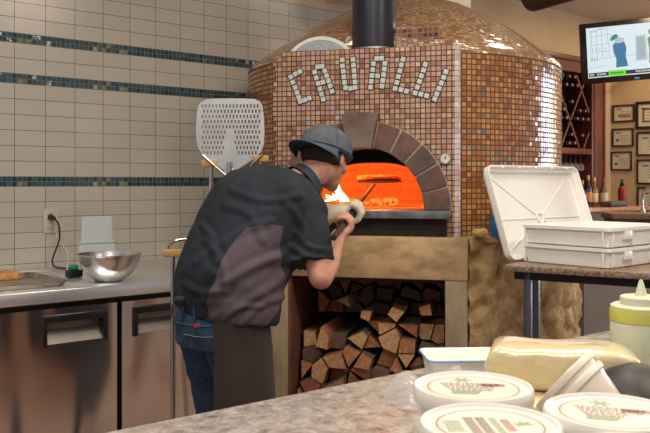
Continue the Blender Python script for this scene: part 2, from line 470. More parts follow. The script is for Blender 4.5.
# hood box behind the flue
hx1 = fx(444, 30, -.11)[0]; hx0 = fx(356, 30, -.11)[0]; hz = fx(420, 27.5, -.11)[1]
bm = nb(); pts = [(hx0,1.956),(hx1+.02,1.956),(hx1+.02,hz-.10),(hx1-.03,hz),(hx0,hz-.01)]
loft(bm, [[(x,.11,z) for x, z in pts], [(x,.45,z) for x, z in pts]])
uvplanar(bm, lambda c, f: (c.x+1, c.z+c.y*.7)); obj('flue_hood', bm, mosaic('dark_hood_mosaic', .0245, [(0,(.06,.02,.01)),(.5,(.14,.05,.025)),(1,(.22,.09,.045))], .003, grout=(.30,.17,.10), rough=.2), oven)
fcx = fx(374, 40, -.13)[0]
bm = nb(); lathe(bm, [(0,1.956),(.104,1.956),(.104,2.46),(.106,2.462),(.106,2.475),(.104,2.477),(.104,3.199),(0,3.199)], 40, Matrix.Translation((fcx,.13,0)))
obj('flue_pipe', bm, mat('flue_black', (.028,.032,.042), .32, .3), oven)
bm = nb(); lathe(bm, [(.106,1.956),(.125,1.957),(.125,1.966),(.112,1.972),(.106,1.985)], 40, Matrix.Translation((fcx,.13,0)))
obj('flue_collar', bm, alum, oven)
# arch stones
stone_c = [mat('arch_brick_a', (.17,.085,.065), .7, c2=(.075,.05,.045), scale=12, bump=.6, bdist=.006),
           mat('arch_brick_b', (.20,.10,.08), .7, c2=(.10,.06,.05), scale=15, bump=.6, bdist=.006),
           mat('arch_brick_c', (.15,.10,.075), .75, c2=(.085,.06,.05), scale=11, bump=.6, bdist=.006)]
mort = mat('arch_mortar', (.48,.40,.31), .9, c2=(.36,.29,.22), scale=40)
def wedge(a0, a1, r0, r1, y0, y1, n=5, bev=.006):
    bm = nb()
    pr = [(ACX+r1*cos(a0+(a1-a0)*k/n), ACZ+r1*sin(a0+(a1-a0)*k/n)) for k in range(n+1)] + \
         [(ACX+r0*cos(a1+(a0-a1)*k/n), ACZ+r0*sin(a1+(a0-a1)*k/n)) for k in range(n+1)]
    loft(bm, [[(x,y,z) for x, z in pr] for y in (y0, y1)])
    es = [e for e in bm.edges if abs(e.verts[0].co.y-e.verts[1].co.y) > 1e-4 or True]
    bmesh.ops.bevel(bm, geom=[e for e in bm.edges if e.calc_face_angle(0) > .6], offset=bev, segments=2, affect='EDGES')
    return bm
bm = nb(); pr = [(ACX+.413*cos(pi*k/40), ACZ+.413*sin(pi*k/40)) for k in range(41)]+[(ACX+.293*cos(pi*(40-k)/40), ACZ+.293*sin(pi*(40-k)/40)) for k in range(41)]
n_ = len(pr)
loft(bm, [[(x,y,z) for x, z in pr] for y in (-.026, .14)])
obj('arch_mortar', bm, mort, oven)
kh = R(11.5)
right = [R(90)-kh - i*(R(90)-kh)/5 for i in range(6)]
for k in range(5):
    g_ = .013
    obj('arch_stone', wedge(right[k+1]+g_/.35*.5, right[k]-g_/.35*.5, AR, .410, -.036, .145), stone_c[k % 3 if k != 4 else 1], oven)
    a1, a0 = pi-right[k+1]-g_/.7, pi-right[k]+g_/.7
    obj('arch_stone', wedge(a0, a1, AR, .410, -.036, .145), stone_c[(k+1) % 3], oven)
obj('keystone', wedge(R(90)-kh+.01, R(90)+kh-.01, AR-.003, .448, -.062, .145, bev=.010), mat('keystone_brick', (.20,.16,.12), .7, c2=(.12,.06,.05), scale=9, bump=.5, bdist=.006), oven)
# sill slab, and a panel painted dark for the shaded recess below it
slate = mat('slate_slab', (.16,.18,.19), .45, c2=(.09,.10,.11), scale=20, bump=.3)
bm = nb(); box(bm, ACX-.425, ACX+.410, -.075, .20, 1.190, 1.2255, .004); obj('sill', bm, slate, oven)
bm = nb(); box(bm, ACX-.40, ACX+.385, -.02, .0, 1.112, 1.189, .003); obj('recess_shade_panel', bm, mat('recess_shade_dark', (.045,.036,.03), .7, .2, c2=(.025,.02,.018), scale=20), oven)
# soot vestibule: vault between the front arch and the inner mouth
bm = nb()
N = 24
def arcp(r, y, zz0=ACZ, sx=1, sz=1): return [(ACX+sx*r*cos(pi*i/N), y, zz0+sz*r*sin(pi*i/N)) for i in range(N+1)]
loft(bm, [arcp(.292, .10), arcp(.292, .30)], cap=False, closed=False)
obj('throat', bm, soot, oven)
# inner mouth wall: flat-topped arch
mo = [(CXo-.62,ACZ-.02),(CXo+.62,ACZ-.02)] + [(CXo+.62*cos(pi*i/N), ACZ+.50*sin(pi*i/N)) for i in range(N+1)]
hw = .275; hh = .225
def sup(a, n=2.8):
    c_, s_ = cos(a), sin(a)
    return (ACX+.003+hw*math.copysign(abs(c_)**(2/n), c_), ACZ+hh*abs(s_)**(2/n))
mi_ = [(ACX+.003-hw, ACZ+.001)]+[sup(pi*i/N) for i in range(N, -1, -1)]
mi_ = [sup(pi*i/N) for i in range(0, N+1)]
bm = plate([mo, mi_], .05); xform(bm, Matrix.Translation((0,.27,0)) @ STAND)
obj('inner_arch', bm, soot, oven)
# fire chamber
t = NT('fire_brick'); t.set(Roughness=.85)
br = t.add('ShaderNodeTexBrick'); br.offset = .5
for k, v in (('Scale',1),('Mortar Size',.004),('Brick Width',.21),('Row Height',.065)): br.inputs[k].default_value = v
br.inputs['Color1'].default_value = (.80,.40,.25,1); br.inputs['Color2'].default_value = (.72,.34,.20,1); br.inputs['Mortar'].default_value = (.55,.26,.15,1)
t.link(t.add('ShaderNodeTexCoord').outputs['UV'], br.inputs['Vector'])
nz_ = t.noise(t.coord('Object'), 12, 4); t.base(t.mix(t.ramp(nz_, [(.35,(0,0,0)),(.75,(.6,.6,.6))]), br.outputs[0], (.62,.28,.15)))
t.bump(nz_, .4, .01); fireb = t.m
bm = nb(); uvl = bm.loops.layers.uv.new('UVMap')
nA, nB = 48, 14; rows = []
for j in range(nB+1):
    b_ = pi/2*j/nB
    rows.append([bm.verts.new((CXo+.70*cos(b_)**.55*cos(2*pi*i/nA), max(.296, CYo-.03+.68*cos(b_)**.55*sin(2*pi*i/nA)), ACZ+.46*sin(b_))) for i in range(nA)])
for j in range(nB):
    for i in range(nA):
        k = (i+1) % nA
        try: f = bm.faces.new((rows[j][i], rows[j][k], rows[j+1][k], rows[j+1][i]))
        except ValueError: continue
        for l, (ii, jj) in zip(f.loops, ((i,j),(i+1,j),(i+1,j+1),(i,j+1))): l[uvl].uv = (ii/nA*4.2, ACZ+.46*sin(pi/2*jj/nB))
# leave the mouth open
dele = [f for f in bm.faces if all(v.co.y < .2965 for v in f.verts)]
bmesh.ops.delete(bm, geom=dele, context='FACES')
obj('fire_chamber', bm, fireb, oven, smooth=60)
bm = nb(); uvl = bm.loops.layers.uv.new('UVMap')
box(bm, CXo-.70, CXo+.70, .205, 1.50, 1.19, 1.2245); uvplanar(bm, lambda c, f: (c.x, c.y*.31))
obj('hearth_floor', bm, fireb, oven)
# thermometer
tx, tz = fx(445.5, 158.5)
Mt = Matrix.Translation((tx, 0, tz)) @ Matrix.Rotation(pi/2, 4, 'X')
bm = nb(); lathe(bm, [(0,0),(.0265,0),(.0265,.012),(.023,.015),(.021,.012),(0,.012)], 28, Mt)
th = obj('thermometer', bm, steel2, oven)
bm = nb(); lathe(bm, [(0,.0125),(.0205,.0125),(.0205,.0130),(0,.0130)], 28, Mt); obj('dial_face', bm, mat('dial_white', (.75,.74,.70), .4), th)
bm = nb(); box(bm, -.001, .0015, -.004, .016, .0132, .0142, M=Mt @ Matrix.Rotation(R(-15), 4, 'Z')); box(bm, -.003, .003, -.003, .003, .0132, .0145, M=Mt)
for k in range(10):
    box(bm, -.0005, .0005, .0155, .0185, .0131, .0135, M=Mt @ Matrix.Rotation(R(-130+k*29), 4, 'Z'))
obj('dial_needle', bm, blackp, th)
# white tile letters
LET = {
 'C': [(300,71.7),(295.4,74),(290.8,77),(293,82.3),(295.4,87.5),(297,92.5),(298.7,97.3),(300.2,101.6),(304.8,100),(309.3,98.3)],
 'A': [(317.7,66.8),(322.3,66.3),(314.6,72.2),(316.3,78),(318.2,83.5),(320,89),(321.6,94.2),(323.2,99.3),(325,71),(326.7,76),(328.5,80.9),(330.2,86),(332.1,91.4),(323,82.3)],
 'V': [(342.3,60),(342.5,66),(343.3,71.5),(343.9,77),(344.5,82.4),(345.6,87.8),(350.5,88.6),(353,59.6),(353.5,65.2),(354,70.8),(354.5,76.4),(355,82),(355.2,87.4)],
 'A2': [(376.8,58.6),(381.6,58.4),(373.4,63.8),(372.7,69.8),(372,75.6),(371.3,81.4),(370.6,87.2),(385,63.6),(384.3,69.2),(383.6,74.8),(382.8,80.6),(382,86.2),(377.6,76)],
 'L1': [(403,59.4),(401.4,65),(399.9,70.8),(398.3,76.7),(396.8,82.6),(395.2,88.5),(401,89.7),(406.6,91.2)],
 'L2': [(425.4,64.5),(423.5,70.2),(421.5,75.9),(419.5,81.5),(417.4,87.2),(415.2,93),(420.9,94.3),(426.6,95.8)],
 'I': [(445.9,71.8),(443.7,77.4),(441.4,83),(439,88.6),(436.8,94),(434.8,99)],
}
for k, pts in LET.items():
    P = [fx(*p) for p in pts]
    bk = nb(); bw = nb()
    for i, p in enumerate(P):
        # follow the stroke direction towards the nearest neighbour in the list
        q = min((P[j] for j in range(len(P)) if j != i), key=lambda q: (q[0]-p[0])**2+(q[1]-p[1])**2)
        an = atan2(q[1]-p[1], q[0]-p[0]) % (pi/2)
        if an > pi/4: an -= pi/2
        M_ = Matrix.Translation((p[0],0,p[1])) @ Matrix.Rotation(-an, 4, 'Y')
        box(bw, -.0108, .0108, -.0035, .004, -.0108, .0108, .0012, M=M_, seg=1)
        box(bk, -.0150, .0150, -.0012, .004, -.0150, .0150, M=M_)
    ol = obj('letter', bw, white_t, oven)
    obj('letter_grout', bk, mat('dark_grout', (.07,.055,.045), .9), ol, smooth=0)
# ---- masonry base with a wood store
def rub(a, z):
    p = V((cos(a)*.96*7.5, sin(a)*.96*7.5, z*5.5))
    d = noise.voronoi(p)[0]
    return min(.03, (d[1]-d[0])*.08) + noise.noise(p*2.5)*.007 + noise.noise(p*7)*.004
stone_m = mat('rubble_stone', (.78,.55,.27), .85, c2=(.34,.22,.10), scale=11, bump=1.0, bdist=.02, detail=8, bscale=22)
bm = drum('base', .93, 0, 1.10, -.03, .855, None, 260, 110, rub)
obj('base_masonry', bm, stone_m, oven, smooth=60)
bm = nb()
pl = [(CXo+.955*cos(2*pi*i/96), max(-.01, CYo+.955*sin(2*pi*i/96))) for i in range(96)]
loft(bm, [[(x,y,z) for x, y in pl] for z in (1.085, 1.108)]); 
obj('base_ledge', bm, mat('ledge_mortar', (.50,.36,.20), .85, c2=(.34,.24,.13), scale=15, bump=.6, bdist=.01), oven)
plaster = mat('mantel_plaster', (.56,.38,.20), .8, c2=(.26,.16,.08), scale=7, stretch=(1,1,2), bump=.5, bdist=.008, detail=8, lo=.3, hi=.6)
pier_m = mat('pier_plaster', (.50,.42,.26), .8, c2=(.30,.23,.13), scale=9, stretch=(1,1,.3), bump=.5, bdist=.006, detail=7)
bm = nb(); box(bm, -.046, .862, -.085, .02, .921, 1.108, .006)
for v in bm.verts:
    v.co.y += noise.noise(v.co*9)*.006
obj('mantel_beam', bm, plaster, oven)
bm = nb(); box(bm, .764, .860, -.082, .30, 0, .9205, .006); obj('pier', bm, pier_m, oven)
bm = nb(); box(bm, -.046, .040, -.082, .30, 0, .9205, .006); obj('pier', bm, pier_m, oven)
rb = mat('niche_red_clay', (.22,.075,.04), .85, c2=(.10,.04,.025), scale=8, bump=.5)
bm = nb(); box(bm, .0405, .055, -.07, .75, .30, .9205); obj('niche_lining', bm, rb, oven)
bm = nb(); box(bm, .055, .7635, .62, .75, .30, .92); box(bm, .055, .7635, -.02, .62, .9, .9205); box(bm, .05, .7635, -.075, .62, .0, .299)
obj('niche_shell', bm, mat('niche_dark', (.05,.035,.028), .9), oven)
# ================================================================ fire, pizza, peel
fl = at(333, 201, 4.15)
ember_m = emit('ember_glow', (1,.16,.02), 2.2)
flame_m = emit('flame_body', (1,.60,.20), 7)
fr = thing('wood_fire', 'bright wood fire burning on the left of the oven floor', 'fire')
zf = 1.2245
random.seed(11)
for (px_, Y_, h_, rr_) in ((341,4.05,.095,.024),(332,4.08,.04,.026),(326,4.12,.035,.022),(337,4.16,.05,.02)):
    c = at(px_, 200, Y_); bm = nb()
    rings = []
    for k in range(9):
        u = k/8; r_ = rr_*(1-u)**.7*(1+.6*u)*(.35 if k == 8 else 1); sway = .018*sin(u*4+px_)
        rings.append([V((c.x+sway+r_*cos(2*pi*q/12)*(1+.2*sin(3*q)), c.y+r_*sin(2*pi*q/12), zf+.03+h_*u)) for q in range(12)])
    loft(bm, rings); obj('flame', bm, flame_m, fr, smooth=80)
charm = NT('glowing_charcoal'); nn = charm.noise(charm.coord('Object'), 28, 4)
charm.base((.05,.02,.01)); charm.link(charm.ramp(nn, [(.35,(.25,.02,.0)),(.55,(1,.22,.03)),(.75,(1,.50,.10))]), charm.b.inputs['Emission Color'])
charm.set(Emission_Strength=1.3, Roughness=.9)
for i in range(26):
    px_ = random.uniform(322, 392); Y_ = random.uniform(4.0, 4.3) if px_ < 350 else random.uniform(4.1,4.4)
    c = at(px_, 200, Y_); s_ = random.uniform(.018, .036)
    bm = nb(); bmesh.ops.create_icosphere(bm, subdivisions=2, radius=1, matrix=Matrix.Translation((c.x, c.y, zf+s_*.6)) @ Matrix.Rotation(random.random()*3, 4, 'Z') @ Matrix.Diagonal((s_*1.7, s_, s_*.75, 1)))
    for v in bm.verts: v.co += noise.noise_vector(v.co*40)*.006
    obj('ember', bm, charm.m, fr)
lt = bpy.data.lights.new('fire_light', 'POINT'); lt.energy = 12; lt.color = (1,.36,.07); lt.shadow_soft_size = .10
lo = bpy.data.objects.new('fire_light', lt); COL.objects.link(lo); lo.location = Matrix.Translation(FA) @ Matrix.Rotation(FANG, 4, 'Z') @ V((.30,.62,1.60))
lt = bpy.data.lights.new('fire_light', 'POINT'); lt.energy = 2.0; lt.color = (1,.36,.07); lt.shadow_soft_size = .05
lo = bpy.data.objects.new('fire_light', lt); COL.objects.link(lo); lo.location = at(338, 190, 4.2)
# peel held by the man, with pizza on it
PH = at(374, 184.2, 4.12); HL = at(353, 212, 3.17); HR = at(341, 226, 2.90)
pdir = (HL-PH).normalized()
HR = HL + pdir*.27
pe = thing('pizza_peel', 'long handled round turning peel held in the oven mouth under a pizza', 'peel')
bm = nb(); tube(bm, [PH, PH+pdir*.9, HR + pdir*.30], [.0085,.0095,.0105], 12); obj('handle', bm, mat('iron_handle', (.035,.02,.016), .6, .3), pe)
hd = at(379, 181.6, 4.25)
bm = nb(); bm2 = plate([polyc(0,0,.125,36)], .003); bm2.to_mesh(tmp := bpy.data.meshes.new('t')); bm.from_mesh(tmp); bm2.free()
xform(bm, Matrix.Translation(hd) @ Matrix.Rotation(R(-3), 4, 'X')); obj('peel_head', bm, mat('iron_blade', (.05,.03,.025), .6, .3), pe)
bm = nb(); lathe(bm, [(0,0),(.11,.0),(.122,.008),(.124,.018),(.116,.028),(.10,.024),(.04,.021),(0,.022)], 40)
for v in bm.verts: v.co.z += (noise.noise(v.co*32)*.007 if v.co.z > .01 else 0); v.co.xy *= 1+.05*noise.noise(V((v.co.x*14, v.co.y*14, 3)))
xform(bm, Matrix.Translation(hd+V((0,0,.0035))) @ Matrix.Rotation(R(-3), 4, 'X'))
obj('pizza', bm, mat('pizza_crust', (.85,.36,.12), .7, c2=(.55,.13,.04), scale=45, bump=.6), label='small pizza baking on the peel inside the glowing oven', cat='pizza')
# ================================================================ firewood
logw = [mat('split_wood_a', (.60,.29,.13), .8, c2=(.36,.15,.065), scale=10, stretch=(6,.5,6), bump=.5),
        mat('split_wood_b', (.68,.44,.22), .8, c2=(.45,.24,.11), scale=10, stretch=(6,.5,6), bump=.5),
        mat('split_wood_c', (.48,.18,.08), .8, c2=(.25,.09,.045), scale=10, stretch=(6,.5,6), bump=.5),
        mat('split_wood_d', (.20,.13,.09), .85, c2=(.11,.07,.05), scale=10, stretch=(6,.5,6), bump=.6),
        mat('split_wood_e', (.62,.42,.18), .8, c2=(.42,.25,.09), scale=14, stretch=(6,.5,6), bump=.5)]
wcn = ['reddish brown','pale tan','dark red','grey barked','yellow splintered']
def clip(poly, a, b, c):
    out = []
    for i in range(len(poly)):
        p, q = poly[i], poly[(i+1) % len(poly)]
        dp = a*p[0]+b*p[1]-c; dq = a*q[0]+b*q[1]-c
        if dp <= 0: out.append(p)
        if (dp < 0 < dq) or (dq < 0 < dp):
            t_ = dp/(dp-dq); out.append((p[0]+(q[0]-p[0])*t_, p[1]+(q[1]-p[1])*t_))
    return out
def voro(x0, x1, z0, z1, nx, nzr, jit, top=None):
    pts = []; dx = (x1-x0)/nx; dz = (z1-z0)/nzr
    for j in range(nzr):
        for i in range(nx):
            pts.append((x0+(i+.5+(.25 if j % 2 else -.25)+random.uniform(-jit,jit))*dx, z0+(j+.5+random.uniform(-jit,jit))*dz, i, j))
    cells = []
    for p in pts:
        poly = [(x0,z0),(x1,z0),(x1,z1),(x0,z1)]
        for q in pts:
            if q is p: continue
            a, b = q[0]-p[0], q[1]-p[1]
            if a*a+b*b > (3.2*dx)**2: continue
            poly = clip(poly, a, b, (q[0]**2+q[1]**2-p[0]**2-p[1]**2)/2)
            if len(poly) < 3: break
        if len(poly) >= 3: cells.append((p, poly))
    return cells
def area3(a, b, c): return abs((b[0]-a[0])*(c[1]-a[1])-(c[0]-a[0])*(b[1]-a[1]))
def simplify(poly, n):
    poly = list(poly)
    while len(poly) > n:
        i = min(range(len(poly)), key=lambda i: area3(poly[i-1], poly[i], poly[(i+1) % len(poly)])); poly.pop(i)
    return poly
def log(poly, y0, ln, mi_, label, tilt=0, shrink=.93, g='split logs in the oven wood store'):
    poly = simplify(poly, random.choice([3,4,4,4,5])); shrink = min(1.0, shrink+random.uniform(-.02,.05))
    cx = sum(p[0] for p in poly)/len(poly); cz = sum(p[1] for p in poly)/len(poly)
    bm = nb(); K = 6; rings = []
    for k in range(K+1):
        u = k/K; sc_ = shrink*(1 if k else .97)
        ox = noise.noise(V((cx*20, cz*20, u*2)))*.004
        rings.append([( (p[0]-cx)*sc_+ox, ln*u + (noise.noise(V((p[0]*60,p[1]*60,0)))*.010 if k in (0,K) else 0), (p[1]-cz)*sc_) for p in poly])
    loft(bm, rings)
    bmesh.ops.bevel(bm, geom=[e for e in bm.edges if abs(e.verts[0].co.y-e.verts[1].co.y) > .02 and abs(e.calc_face_angle(0)) > .4], offset=.005, segments=1, affect='EDGES')
    for f in bm.faces:
        if abs(f.calc_center_median().y - ln/2) < ln*.46: f.material_index = 1
    o = obj('firewood_log', bm, [logw[mi_], logw[3] if mi_ != 1 else logw[2]], smooth=30, label=label, cat='firewood', group=g)
    W = Matrix.Translation(FA) @ Matrix.Rotation(FANG, 4, 'Z')
    o.location = W @ V((cx, y0, cz)); o.rotation_euler = (random.uniform(-.03,.03), tilt, FANG + random.uniform(-.05,.05))
    return o
random.seed(21)
ORD = ['bottom','second','third','fourth','fifth','sixth','seventh']
TH = ['first','second','third','fourth','fifth','sixth','seventh','eighth','ninth','tenth']
cells = voro(.075, .745, .303, .70, 8, 6, .42)
rows_ = {}
for p, poly in cells: rows_.setdefault(p[3], []).append((p, poly))
ends = []
for j, lst in sorted(rows_.items()):
    lst.sort(key=lambda t_: t_[0][0]); vis = []
    for (p, poly) in lst:
        u = (p[0]-.062)/.695
        toplim = .60 + .16*min(1, u*2.2) 
        if j == 5 and u < .42: continue
        vis.append((p, poly))
    for n_, (p, poly) in enumerate(vis):
        mi_ = random.choice([0,0,0,1,1,2,2,3])
        if j == 4 and n_ == 3: mi_ = 4
        pos = TH[n_]
        lab = '%s split log, %s from left in the %s row of the wood stack' % (wcn[mi_], pos, ORD[j])
        log(poly, random.uniform(-.05,.04)+ .014*j, .40, mi_, lab, shrink=.93)
# darker logs lying further back above the front rows
for (px_, py_, ang, k_, w_, lab) in ((366,316,.5,0,.056,'orange lit split log lying on top of the wood stack, middle'),(343,303,1.0,3,.062,'grey weathered log leaning on top of the wood stack under the elbow'),(396,315,.15,1,.070,'broad pale split log on top of the wood stack'),(426,311,.9,0,.064,'reddish split log standing tilted on top of the wood stack')):
    lx_, lz_ = fx(px_, py_, .0)
    pg = [(lx_+w_*.62*cos(ang+a), lz_+w_*.55*sin(ang+a)) for a in (0.2, 1.9, 3.1, 4.6)]
    log(pg, .02, .19, k_, lab, shrink=.94)
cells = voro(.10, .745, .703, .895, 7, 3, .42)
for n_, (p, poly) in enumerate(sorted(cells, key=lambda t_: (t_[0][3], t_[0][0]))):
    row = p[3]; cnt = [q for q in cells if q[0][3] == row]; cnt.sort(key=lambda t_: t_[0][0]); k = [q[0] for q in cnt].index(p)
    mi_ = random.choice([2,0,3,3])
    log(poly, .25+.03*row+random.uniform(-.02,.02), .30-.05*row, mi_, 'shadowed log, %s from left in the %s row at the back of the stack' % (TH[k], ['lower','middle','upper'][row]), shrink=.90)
# ================================================================ left work counter (wall frame)
WF = Matrix.Translation(W0) @ Matrix.Rotation(WANG, 4, 'Z'); WFI = WF.inverted()
def wl(p): return WFI @ V(p)
CD = .855; CTZ = .931
def wthing(n, lab, cat, **k): return thing(n, lab, cat, W0, WANG, **k)
SX0 = -1.6; 
fridge = wthing('refrigerated_counter', 'stainless steel undercounter refrigerator with two doors against the tiled wall', 'refrigerator')
def fpx(x, y=300, off=.86):   # local x of pixel on the counter front plane
    s = (x-325)/FP
    # point W0 + wd*t - wn*off
    p = W0 - wn*off
    t_ = (s*p.y - p.x)/(wd.x - s*wd.y); Y = p.y+wd.y*t_
    return t_, CZ+(HY-y)/FP*Y
XR = .93
bm = nb(); box(bm, SX0, XR, -.86, -.012, CTZ-.052, CTZ, .006); obj('worktop', bm, mat('brushed_worktop', (.86,.86,.88), .30, .75, c2=(.74,.74,.76), scale=5, stretch=(.4,6,1)), fridge)
bm = nb(); box(bm, SX0, XR, -.80, -.02, .12, CTZ-.053); obj('cabinet_body', bm, mat('dark_steel', (.05,.045,.04), .4, .7), fridge)
def door(x0, x1, hx0, hx1):
    bm = nb(); z0, z1 = .16, CTZ-.075
    hz1 = z1-.035; hz0 = hz1-.105
    # door skin with a recess for the pull
    lo = plate([[(x0,z0),(x1,z0),(x1,z1),(x0,z1)], [(hx0,hz0),(hx1,hz0),(hx1,hz1),(hx0,hz1)]], .03)
    xform(lo, Matrix.Translation((0,-.835,0)) @ STAND)
    d = obj('door', lo, steel, fridge, smooth=30)
    bm = nb(); box(bm, hx0, hx1, -.805, -.800, hz0, hz1)
    v = [(hx0,-.849,hz0),(hx1,-.849,hz0),(hx1,-.805,hz0+.05),(hx0,-.805,hz0+.05)]
    bm.faces.new([bm.verts.new(p) for p in v])
    obj('pull_recess', bm, mat('recess_steel', (.34,.29,.25), .5, .7), d)
    bm = nb()
    box(bm, hx0-.012, hx1+.012, -.862, -.835, hz1-.020, hz1+.010, .004)
    box(bm, hx0-.012, hx0+.006, -.862, -.80, hz0-.01, hz1, .003); box(bm, hx1-.006, hx1+.012, -.862, -.80, hz0-.01, hz1, .003)
    obj('handle', bm, blackp, d)
a = fpx(118)[0]; b = fpx(123)[0]; a0 = fpx(-20)[0]; e = fpx(190)[0]
door(a-.66, a, fpx(46)[0], fpx(105)[0]); 
door(b, .90, fpx(137)[0], fpx(137)[0]+.26)
bm = nb()
for x in (a-.6, b+.6, a-.02):
    for y in (-.76,-.1): box(bm, x-.02, x+.02, y-.02, y+.02, 0, .12)
obj('foot', bm, blackp, fridge)
# second unit continues left out of frame
# --- things on it
def ct(x, y, z=CTZ): return onz(x, y, z)
# mixing bowl
bc = ct(109, 281); bowl_scale = 1
bY = bc.y; 
bm = nb(); pr = [(0,0),(.045,0),(.052,.004),(.078,.022),(.098,.048),(.110,.078),(.114,.100),(.119,.103),(.119,.106),(.113,.106),(.108,.080),(.096,.050),(.076,.026),(.05,.008),(0,.006)]
sB = (64/FP*bY/2)/.119*1.0
lathe(bm, [(r*sB, z*sB*.96) for r, z in pr], 48)
obj('mixing_bowl', bm, mat('polished_bowl', (.88,.87,.84), .27, 1, c2=(.70,.70,.68), scale=9, bump=.2, bdist=.01), loc=bc+V((0,0,.001)), label='polished stainless steel mixing bowl on the steel counter', cat='bowl')
# sheet pan
sp = [ct(-22, 292, CTZ+.018), ct(66, 281, CTZ+.018), ct(18, 266, CTZ+.018), ct(-60, 271, CTZ+.018)]
p0 = wl(ct(-25, 297)); 
pl_ = [wl(q) for q in sp]
xr = pl_[1].x; yf = -.80; yb = -.40; xl = xr-.62
t_ = thing('sheet_pan', 'worn metal baking sheet at the left end of the steel counter', 'baking sheet', WF @ V((xl+.31, -.60, CTZ+.001)), WANG+.05)
bm = nb()
rs = []
for (o_, z) in ((-.022,0),(0,.0205),(.004,.022),(.006,.019),(.003,.018),(-.019,-.000)):
    pass
W2, D2 = .31, .205
def rr3(w, d, z, r=.03): return [(x, y, z) for x, y in rrect(-w, w, -d, d, r)]
loft(bm, [rr3(W2-.02, D2-.02, .0), rr3(W2-.004, D2-.004, .021), rr3(W2, D2, .022), rr3(W2, D2, .020), rr3(W2-.003,D2-.003,.019)], cap=False)
loft(bm, [rr3(W2-.02, D2-.02, .0), rr3(W2-.021, D2-.021, .0022), rr3(W2-.006, D2-.006, .0215), rr3(W2-.004, D2-.004, .022)], cap=False)
bm.faces.new([bm.verts.new(p) for p in rr3(W2-.021, D2-.021, .0022)])
bm.faces.new([bm.verts.new(p) for p in rr3(W2-.02, D2-.02, .0)])
obj('pan', bm, pan_m, t_)
bm = nb(); cpos = WFI @ ct(4, 275, CTZ+.02)
pr = [(x+noise.noise(V((x*20,y*20,0)))*.006, y) for x, y in rrect(-.10,.10,-.055,.055,.02)]
loft(bm, [[(x*.97,y*.97,0) for x, y in pr], [(x,y,.01) for x, y in pr], [(x*.99,y*.98,.022) for x, y in pr], [(x*.93,y*.9,.028) for x, y in pr]])
for v in bm.verts: v.co.z += noise.noise(v.co*30)*.003 if v.co.z > .015 else 0
obj('flatbread', bm, mat('baked_bread', (.62,.36,.14), .8, c2=(.40,.17,.06), scale=35, bump=.5), loc=(WF @ V((cpos.x-.045, cpos.y, CTZ+.0045))), rz=WANG+.08, label='browned slice of flatbread lying on the baking sheet', cat='bread')
# translucent tubs, upside down, nested
tl = NT('translucent_plastic'); tl.base((.72,.80,.78)); tl.set(Roughness=.35, Alpha=.82, IOR=1.45); tl.m.use_backface_culling = False
def tubu(w0, w1, h):
    bm = nb(); r = .02
    loft(bm, [rr3(w1, w1*.8, 0, r), rr3(w1, w1*.8, .008, r), rr3(w1-.006, w1*.8-.006, .010, r), rr3(w0, w0*.8, h-.01, r), rr3(w0-.012, w0*.8-.012, h, r)], cap=False)
    bm.faces.new([bm.verts.new(p) for p in rr3(w0-.012, w0*.8-.012, h, r)])
    return bm
tb = ct(92.5, 262.5)
pxm = tb.y/FP
o = obj('plastic_container', tubu(19*pxm, 21*pxm, 20*pxm), tl.m, loc=tb+V((0,0,.001)), rz=WANG, label='lower upturned translucent plastic container of the two by the tiled wall', cat='container')
bm = nb(); 
o = obj('plastic_container', tubu(17*pxm, 18.5*pxm, 27*pxm), tl.m, loc=tb+V((0,0,20*pxm+.003)), rz=WANG, label='upper upturned translucent plastic container stacked by the tiled wall', cat='container')
# black box with a green top, cable
gb = ct(74, 277.5)
g = thing('charger', 'small black charger with a green top behind the bowl', 'charger', gb+V((0,0,.001)), WANG)
bm = nb(); box(bm, -.036, .036, -.02, .02, 0, .034, .009); obj('charger_body', bm, blackp, g)
bm = nb(); box(bm, -.017, .017, -.014, .014, .034, .056, .005); obj('charger_top', bm, mat('green_plastic', (.02,.25,.12), .4), g)
# wall outlet, plug and cords
ox = wl(at(50, 221, 3.85*1268/1250)); 
OM = V((ox.x, -.001, ox.z))
ou = thing('wall_outlet', 'beige electrical outlet plate on the tiled wall', 'outlet', WF @ OM, WANG)
bm = nb(); box(bm, -.036, .036, -.007, 0, -.06, .06, .002); obj('cover_plate', bm, mat('beige_plastic', (.56,.50,.42), .45), ou)
bm = nb(); box(bm, -.017, .017, -.010, -.0071, .008, .042, .003); box(bm, -.017, .017, -.010, -.0071, -.042, -.008, .003); obj('socket', bm, mat('beige_socket', (.46,.41,.34), .45), ou)
bm = nb(); q = OM+V((0,-.011,.02))
capsule(bm, q+V((0,0,0)), q+V((.006,-.028,-.006)), .015, .010)
q2 = q+V((.006,-.028,-.006))
cd = spline([q2, q2+V((.016,-.02,-.03)), q2+V((.018,-.025,-.10)), q2+V((-.004,-.02,-.17)), V((q2.x-.012,-.05,CTZ+.03)), V((q2.x-.01,-.09,CTZ+.006)), V((q2.x+.02,-.20,CTZ+.006))], 6)
tube(bm, cd, .0042, 8)
xform(bm, WF); obj('power_cord', bm, blackp, label='black power cord plugged into the outlet on the tiled wall', cat='power cord')
wc_m = mat('white_cable', (.68,.68,.66), .4)
gl = wl(gb)
bm = nb()
tube(bm, spline([V((OM.x+.02,-.012,OM.z-.045)), V((OM.x+.035,-.035,OM.z-.10)), V((OM.x+.06,-.08,CTZ+.07)), V((gl.x-.015, gl.y+.045, CTZ+.02)), V((gl.x-.005,gl.y+.026,CTZ+.02))], 6), .0028, 8)
xform(bm, WF); obj('cable', bm, wc_m, label='thin white cable hanging from the outlet to the charger', cat='cable')
bm = nb()
